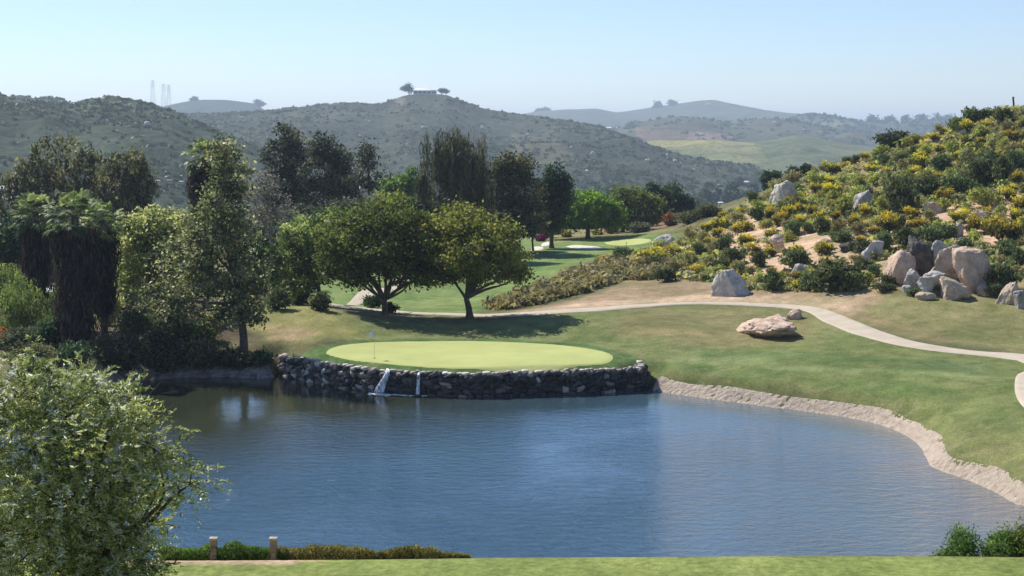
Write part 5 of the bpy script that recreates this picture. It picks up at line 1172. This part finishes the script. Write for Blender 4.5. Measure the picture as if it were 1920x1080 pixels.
for nm, lst in wb:
    order = sorted(range(len(lst)), key=lambda i: lst[i][0])
    for rank, i in enumerate(order):
        u, v, w_, h_ = lst[i]; p = onhill(nm, u, v); k = 1 / ppm(p[1]); V, F = rockgeo(800 + q_, 2, 6, .3); V = V / np.abs(V).max(0) * [w_ * k * .7, w_ * k * .6, h_ * k * .9]
        lab = f"small white boulder, {rank + 1}{'st' if rank % 10 == 0 and rank != 10 else 'nd' if rank % 10 == 1 and rank != 11 else 'rd' if rank % 10 == 2 and rank != 12 else 'th'} from the left on {HL[nm]}" if len(lst) > 1 else f'small white boulder high on {HL[nm]}'
        tag(obj('far_boulder', mesh('far_boulder', V, F, M['rock_white']), None, p), lab, 'boulder', WB); q_ += 1

# the house on the central hilltop and its trees
def hilltop():
    b = P(797, 177.5, 2580); root = empty('hilltop_house', b, 'long flat house with a white roof on the central hilltop', 'house')
    k = 1 / ppm(2580); w_ = 42 * k; g = Geo(); g.box([0, 0, 4 * k - 1.5], [w_ / 2, 10, 4 * k + 1.5], 0); g.build('wall', M['greywall'], root, False)
    g = Geo(); n_ = 17; V = []
    for j, yy in enumerate((-9.5, 9.5)):
        for i in range(n_):
            a_ = i / (n_ - 1); V.append([(-.60 + a_ * .95) * w_, yy * 1.3, 7.6 * k + j * 5.4 * k * math.sin(a_ * math.pi) ** .6])
    V = np.array(V); V2 = V.copy(); V2[:, 2] = 7.4 * k; g.add(V, gridfaces(2, n_)); g.add(V2, gridfaces(2, n_)[:, ::-1])
    for yy in (0, n_): 
        F = [[yy + i, yy + i + 1, yy + i + 1 + 2 * n_, yy + i + 2 * n_] for i in range(n_ - 1)]
        g.add(np.vstack([V, V2]), np.array(F))
    g.build('roof', M['white'], root, False)
    for i in range(5):
        g = Geo(); g.box([(-.4 + .2 * i) * w_, -10.05, 4 * k], [w_ * .07, .08, 1.6 * k]); g.build('window', M['darkglass'], root, False)
hilltop()
tree('hilltop_tree', 'spreading tree left of the hilltop house', 'tree', [(763, 162, 7, 5), (768, 169, 7, 5), (756, 166, 4, 4)], 2576, 766, 'dark_green', 60, 14, 1.2, base=P(768, 178, 2576), seed=85, twigs=20, r0=1.0, clump=2.0)
tree('hilltop_tree', 'wide low tree right of the hilltop house', 'tree', [(827, 169, 5, 3), (835, 171, 6, 3)], 2576, 826, 'dark_green', 50, 14, 1.2, base=P(828, 178, 2576), seed=86, twigs=20, r0=1.0, clump=2.0)
for i, (u, v, Y, s_, lab) in enumerate([(485, 192, 2600, 6, 'at the right end of the hazy left ridge'), (365, 186, 2600, 4, 'on the left of the hazy left ridge'), (1234, 195, 3500, 5, 'left of the pair on the farthest ridge'), (1260, 192, 3500, 4, 'right of the pair on the farthest ridge'), (1010, 208, 3500, 4, 'at the left end of the farthest ridge'), (1022, 206, 3500, 4, 'second from the left end of the farthest ridge'), (1635, 222, 2700, 6, 'left of the row on the wooded ridge'), (1668, 222, 2700, 6, 'second of the row on the wooded ridge'), (1700, 222, 2700, 7, 'in the middle of the row on the wooded ridge'), (1728, 220, 2700, 9, 'tallest of the row on the wooded ridge'), (1757, 220, 2700, 9, 'widest of the row on the wooded ridge'), (1780, 222, 2700, 7, 'right end of the row on the wooded ridge'), (1195, 262, 1560, 4, 'where the central hill meets the pale field'), (1125, 240, 1120, 4, 'on the right shoulder of the central hill')]):
    tree('ridge_tree', 'tiny hazy tree ' + lab, 'tree', [(u, v, s_, s_ * .8), (u + s_ * .7, v + s_ * .5, s_ * .8, s_ * .6), (u - s_ * .6, v + s_ * .6, s_ * .7, s_ * .6)], Y * HS, u, 'dark_green', 40, 14, Y * HS * .0007, base=P(u, v + s_ * 1.6, Y * HS), seed=500 + i, twigs=0, group='tiny trees on the far ridges', clump=Y * HS * .0009)

# lattice pylons
def pylon_meshes(h):
    g = Geo(); w0, w1 = h * .11, h * .02
    for sx in (-1, 1):
        for sy in (-1, 1): g.tube([[sx * w0, sy * w0, -2], [sx * w1, sy * w1, h]], .08, 4)
    for i in range(8):
        z0, z1 = h * i / 8, h * (i + 1) / 8; a_ = w0 + (w1 - w0) * i / 8; b_ = w0 + (w1 - w0) * (i + 1) / 8
        for sy in (-1, 1):
            g.tube([[-a_, sy * a_, z0], [b_, sy * b_, z1]], .045, 4); g.tube([[a_, sy * a_, z0], [-b_, sy * b_, z1]], .045, 4)
        g.tube([[-b_, -b_, z1], [b_, -b_, z1]], .045, 4)
    arms = Geo()
    for z_, l_ in ((.97, .10), (.86, .14), (.75, .12)):
        arms.tube([[-l_ * h, 0, z_ * h], [l_ * h, 0, z_ * h]], .07, 4); arms.tube([[-l_ * h, 0, z_ * h], [0, 0, (z_ + .04) * h], [l_ * h, 0, z_ * h]], .1, 4)
    return g.mesh('lattice_mast', M['steel'], False), arms.mesh('crossarms', M['steel'], False)
pm = pylon_meshes(30)
for u, vt, vb, lab in ((287, 152, 194, 'leftmost and tallest faint pylon on the left skyline'), (307, 158, 198, 'middle faint pylon of the three on the left skyline'), (317, 160, 202, 'right faint pylon of the three on the left skyline')):
    b = P(u, vb + 4, 3000); root = empty('pylon', b, lab, 'pylon', 'faint pylons on the left skyline'); s_ = (vb - vt + 4) / ppm(3000) / 30; root.scale = (s_, s_, s_)
    for m_ in pm: obj(m_.name, m_, root)

# houses glimpsed between the trees and in the valley
def house(label, u, v, wpx, hpx, Y, roof, wall='offwhite', group='pale houses between the trees', dep=8, nwin=3, rz=0, flat=False, hl=None):
    if hl: Y = float(onhill(hl, u, v)[1]) - 4
    k = 1 / ppm(Y); w_, h = wpx * k, hpx * k; b = P(u, v, Y);
    if Y > 500: dep = w_ * .5
    root = empty('house', b, label, 'house', group); root.rotation_euler = (0, 0, rz)
    g = Geo(); g.box([0, 0, h * .3 - h * .3], [w_ / 2, dep / 2, h * .6]); g.build('wall', M[wall], root, False)
    g = Geo(); e_ = .5; hw, hd = w_ / 2 + e_, dep / 2 + e_; zr = h * .6; rh = h * (.12 if flat else .4)
    V = [[-hw, -hd, zr], [hw, -hd, zr], [hw, hd, zr], [-hw, hd, zr], [-hw * .7, 0, zr + rh], [hw * .7, 0, zr + rh]]
    g.add(V, [np.array([[0, 1, 5, 4], [2, 3, 4, 5], [3, 2, 1, 0]]), np.array([[1, 2, 5], [3, 0, 4]])]); g.build('roof', M[roof], root, False)
    for i in range(nwin):
        g = Geo(); g.box([(-.5 + (i + .5) / nwin) * w_, -dep / 2 - .03, h * .32], [w_ * .28 / nwin, .05, h * .14]); g.build('window', M['darkglass'], root, False)
house('white roofed house showing at the left edge beneath the brownish tree', 6, 362, 26, 14, 395, 'white', hl='left_hill')
house('white walled house right beside it between the dark branches', 34, 360, 34, 18, 400, 'white', hl='left_hill')
house('grey house below those two behind dark leaves', 22, 384, 40, 18, 380, 'roofgrey', hl='left_hill')
house('left house of the row at the foot of the left hill', 296, 342, 8, 5, 420, 'roofgrey', hl='left_hill')
house('middle house of the row at the foot of the left hill', 318, 341, 8, 5, 425, 'roofred', hl='left_hill')
house('right house of the row at the foot of the left hill', 340, 343, 7, 4, 422, 'roofgrey', hl='left_hill')
house('white house glimpsed through the dark pine pair', 595, 372, 22, 12, 380, 'white', hl='left_hill')
house('small white house left of the thin pine foot', 508, 338, 14, 9, 385, 'white', hl='left_hill')
house('white house behind the trunk of the thin sparse pine', 664, 362, 28, 14, 330, 'white', hl='central_hill')
house('long white building in the far valley right of the central hill', 1420, 329, 28, 8, 1080, 'white', nwin=5, group='pale buildings in the far valley', hl='field_hill')
house('small pale building below the long white one', 1398, 345, 12, 6, 900, 'white', group='pale buildings in the far valley', hl='central_hill')
house('tiny white hut right of the far valley trees', 1351, 384, 8, 6, 1000, 'white', group='pale buildings in the far valley', nwin=1, dep=3)
house('white building on the low saddle left of the brown hill', 1145, 243, 26, 5, 1700, 'white', nwin=4, group='pale buildings in the far valley', dep=12, hl='brown_hill')
house('white shed roof seen between the two left palm trunks', 103, 556, 34, 22, 160, 'white', 'timber', nwin=1, dep=4, flat=True)
def footbridge():
    b = P(222, 572, 162); root = empty('footbridge', b, 'low dark timber structure with pale rails left of the broad yellow green tree', 'bridge'); k = 1 / ppm(162)
    g = Geo(); g.box([0, 0, -.3], [22 * k, 1.2, .2]); g.build('deck', M['timber'], root, False)
    for z_ in (.25, .9): 
        g = Geo(); g.box([0, -1.15, z_], [22 * k, .05, .07]); g.build('rail', M['offwhite'], root, False)
    for i in range(4):
        g = Geo(); g.box([(-20 + 13.3 * i) * k, -1.05, .1], [.07, .045, .82]); g.build('post', M['timber'], root, False)
footbridge()

# ------------------------------------------------------------------ foreground
def build_foretree():
    Y = 26.0; x = (120 - 960) / FPX * Y; base = np.array([x, Y, float(zg(x, Y)) - .1]); rng = np.random.default_rng(5)
    L_ = [(40, 730, 90, 70), (130, 760, 85, 75), (215, 770, 60, 60), (60, 830, 120, 90), (190, 850, 100, 80), (285, 830, 50, 55), (300, 900, 70, 50), (355, 905, 35, 32), (110, 930, 140, 90), (240, 960, 65, 60), (60, 1020, 140, 90), (200, 1040, 85, 70), (-80, 800, 110, 110), (-60, 960, 120, 120), (100, 1100, 170, 80), (220, 1000, 80, 70), (150, 980, 100, 80), (255, 1060, 45, 40)]
    lb = pixlobes(L_, Y, base, .85, .6, 5)
    root = empty('pepper_tree', base, 'large silvery green pepper tree filling the lower left foreground', 'tree')
    nc = 4300; c_, d = lobe_points(lb, nc, rng, .35, 5)
    # each centre carries a drooping spray of narrow leaflets
    ax = d * np.array([1, 1, .5]) + rng.normal(0, .45, (nc, 3)) + [0, 0, .1]; ax /= np.linalg.norm(ax, axis=1)[:, None]
    nl = 17; ln = rng.uniform(.22, .55, nc); t_ = np.linspace(0, 1, nl)
    pts = c_[:, None] + ax[:, None] * (ln[:, None] * t_)[..., None] + np.array([0, 0, -1.]) * (.30 * ln[:, None] * t_ ** 2)[..., None]
    sd = np.cross(ax, [0, 0, 1.]); sd /= np.linalg.norm(sd, axis=1)[:, None] + 1e-9
    sgn = np.where(np.arange(nl) % 2, 1, -1)[None, :, None]
    la = sd[:, None] * sgn * .8 + ax[:, None] * .75 + rng.normal(0, .28, (nc, nl, 3)); la /= np.linalg.norm(la, axis=2)[..., None]
    p = (pts + la * .04).reshape(-1, 3); la = la.reshape(-1, 3)
    yel = n3(c_ * 1.7, 4) > .45
    tc = np.clip(rng.normal(.40, .24, nc), 0, 1); tt = np.clip(np.repeat(tc, nl) + rng.normal(0, .18, nc * nl), 0, 1)
    sel = np.repeat(yel, nl)
    for nm, mk, mt in (('foliage', ~sel, 'pepper'), ('young_foliage', sel, 'pepper_young')):
        V, F, T = leaves(p[mk], np.tile([0, 0, 1.], (mk.sum(), 1)), .050, .28, rng, tt[mk], .35, la[mk])
        obj(nm, mesh(nm, V, F, M[mt], tint=T, smooth=False), root)
    g = Geo(); limbs(g, [0, 0, 0], [.2, 0, .9], lb, .12, rng, c_, 300)
    for i in rng.choice(nc, 700, False): g.tube(pts[i][[0, 5, 10, 16]], [.006, .005, .004, .003], 4)
    for u0, v0, u1, v1 in ((235, 705, 252, 690), (275, 800, 340, 752), (270, 750, 300, 718), (330, 900, 412, 925)):
        a_ = P(u0, v0, Y) - base; b_ = P(u1, v1, Y) - base; g.tube(bend(a_, b_, rng, 5, .08), [.012, .01, .008, .006, .004], 5)
    g.build('trunk', M['bark'], root)
M['pepper_young'] = leafmat('leaf_pepper_young', (.08, .09, .03), (.22, .23, .085), (.48, .46, .20), .42, .4, .5)
build_foretree()

def cover(name, label, u0, u1, hpx, mat, seed, n_, dens=None, Yc=30.7):
    """low ground cover along the lip of the terrace"""
    r = np.random.default_rng(seed); u = r.uniform(u0, u1, n_); Y = Yc + r.uniform(-.35, 1.1, n_); x = (u - 960) / FPX * Y
    g0 = zg(x, Y); hh = hpx(u) / ppm(Yc) * (1 + .25 * n2(u / 18, u * 0, seed)); zz = zt + hh * r.random(n_) ** .7 - .28 * np.maximum(0, Y - 30.3)
    zz = np.where(Y > 30.3, zz, np.minimum(zz, zt + hh * .6))
    zz = np.maximum(g0 + .02, g0 + (zt + hh - .28 * np.maximum(0, Y - 30.3) - g0) * r.random(n_) ** .8)
    p = np.stack([x, Y, zz], 1)
    tt = np.clip(r.normal(.45, .2, n_) + .2 * n2(u / 30, Y, seed + 1), 0, 1)
    V, F, T = leaves(p, np.tile([0, -.3, 1.], (n_, 1)), .035, .35, r, tt, .3, r.normal(size=(n_, 3)) + [0, 0, 1.2])
    return tag(obj(name, mesh(name, V, F, M[mat], tint=T, smooth=False)), label, 'ground cover', kind='stuff')
M['cover_brown'] = leafmat('leaf_cover_brown', (.05, .045, .015), (.13, .12, .04), (.22, .19, .07), .3)
M['rush'] = leafmat('leaf_cover_green', (.03, .055, .015), (.07, .115, .03), (.13, .18, .05), .35)
cover('ground_cover', 'bright green low hedge at the lip of the tee beside the posts', 280, 530, lambda u: 19 + 4 * np.sin(u / 30) - 9 * np.exp(-((u - 401) / 14) ** 2) - 7 * np.exp(-((u - 515) / 14) ** 2), 'rush', 1, 26000)
cover('ground_cover', 'brownish green ground cover trailing along the lip of the tee', 500, 880, lambda u: np.interp(u, [500, 560, 610, 660, 700, 730, 790, 830, 880], [14, 18, 20, 15, 7, 12, 18, 8, 0]), 'cover_brown', 2, 26000)
def post(label, u, vt, vb, wpx):
    Y = 30.42; k = 1 / ppm(Y); b = P(u, vb, Y); root = empty('bollard', b, label, 'post', 'short wooden posts at the lip of the tee'); w_ = wpx * k / 2; h = (vb - vt) * k
    g = Geo(); g.box([0, 0, h * .44 - .3], [w_ * .82, w_ * .82, h * .44 + .3]); o = g.build('post', M['post'], root, False)
    g = Geo(); g.box([0, 0, h * .93], [w_, w_, h * .055]); g.add(np.array([[-w_, -w_, h * .985], [w_, -w_, h * .985], [w_, w_, h * .985], [-w_, w_, h * .985], [0, 0, h * 1.04]]), np.array([[0, 1, 4], [1, 2, 4], [2, 3, 4], [3, 0, 4]]))
    o2 = g.build('cap', M['path'], root, False)
    for o_ in (o, o2):
        bv = o_.modifiers.new('bevel', 'BEVEL'); bv.width = .008; bv.segments = 2
post('left short post with a pale cap beside the foreground tree', 401, 1006, 1043, 15)
post('right short post with a pale cap in the green ground cover', 513, 1006, 1043, 15)
for i, (u, w_, h_, mt, lab) in enumerate([(1800, 100, 74, 'green', 'dark leafy shrub at the lower right, left of the taller one'), (1868, 100, 66, 'green', 'middle dark shrub at the lower right edge'), (1912, 110, 92, 'olive', 'tallest olive shrub cut by the lower right edge'), (1770, 60, 26, 'green', 'low sprig at the left end of the lower right shrubs')]):
    b = P(u, 1056, 31.0); Y = 31.0; k = 1 / ppm(Y); r = np.random.default_rng(60 + i)
    root = empty('shrub', [b[0], Y, b[2] - .35], lab, 'shrub', 'shrubs at the lower right edge'); rx, h = w_ / 2 * k, h_ * k + .35
    lb = [[r.uniform(-.5, .5) * rx, r.uniform(-.4, .4) * rx, h * r.uniform(.35, .7), rx * r.uniform(.3, .5), rx * .45, h * r.uniform(.25, .34)] for _ in range(8)]
    V, F, T, cc = crown(lb, 240, 28, .032, .45, rx * .16, 60 + i, 0, .3, .3)
    obj('foliage', mesh('foliage', V, F, M[mt], tint=T, smooth=False), root)
    g = Geo()
    for _ in range(14): g.tube(bend([r.normal(0, .05), r.normal(0, .05), -.1], cc[r.integers(len(cc))], r, 5, .08), np.linspace(.014, .005, 5), 5)
    g.build('stem', M['bark'], root)

# ------------------------------------------------------------------ haze
def haze():
    m, t, out = newmat('air_haze'); v = N(t, 'ShaderNodeVolumePrincipled')
    v.inputs['Color'].default_value = (.71, .84, 1.0, 1); v.inputs['Density'].default_value = HAZE_D; v.inputs['Anisotropy'].default_value = .2
    L(t, v.outputs[0], out.inputs['Volume'])
    g = Geo(); g.box([0, 8400, (200 - 47) / 2], [15600, 8800, (200 + 47) / 2]); o = g.build('haze', m, None, False); tag(o, kind='stuff')
    tag(o, 'thin blue summer haze filling the valley', 'haze')
HAZE_D = 1.2e-4
haze()
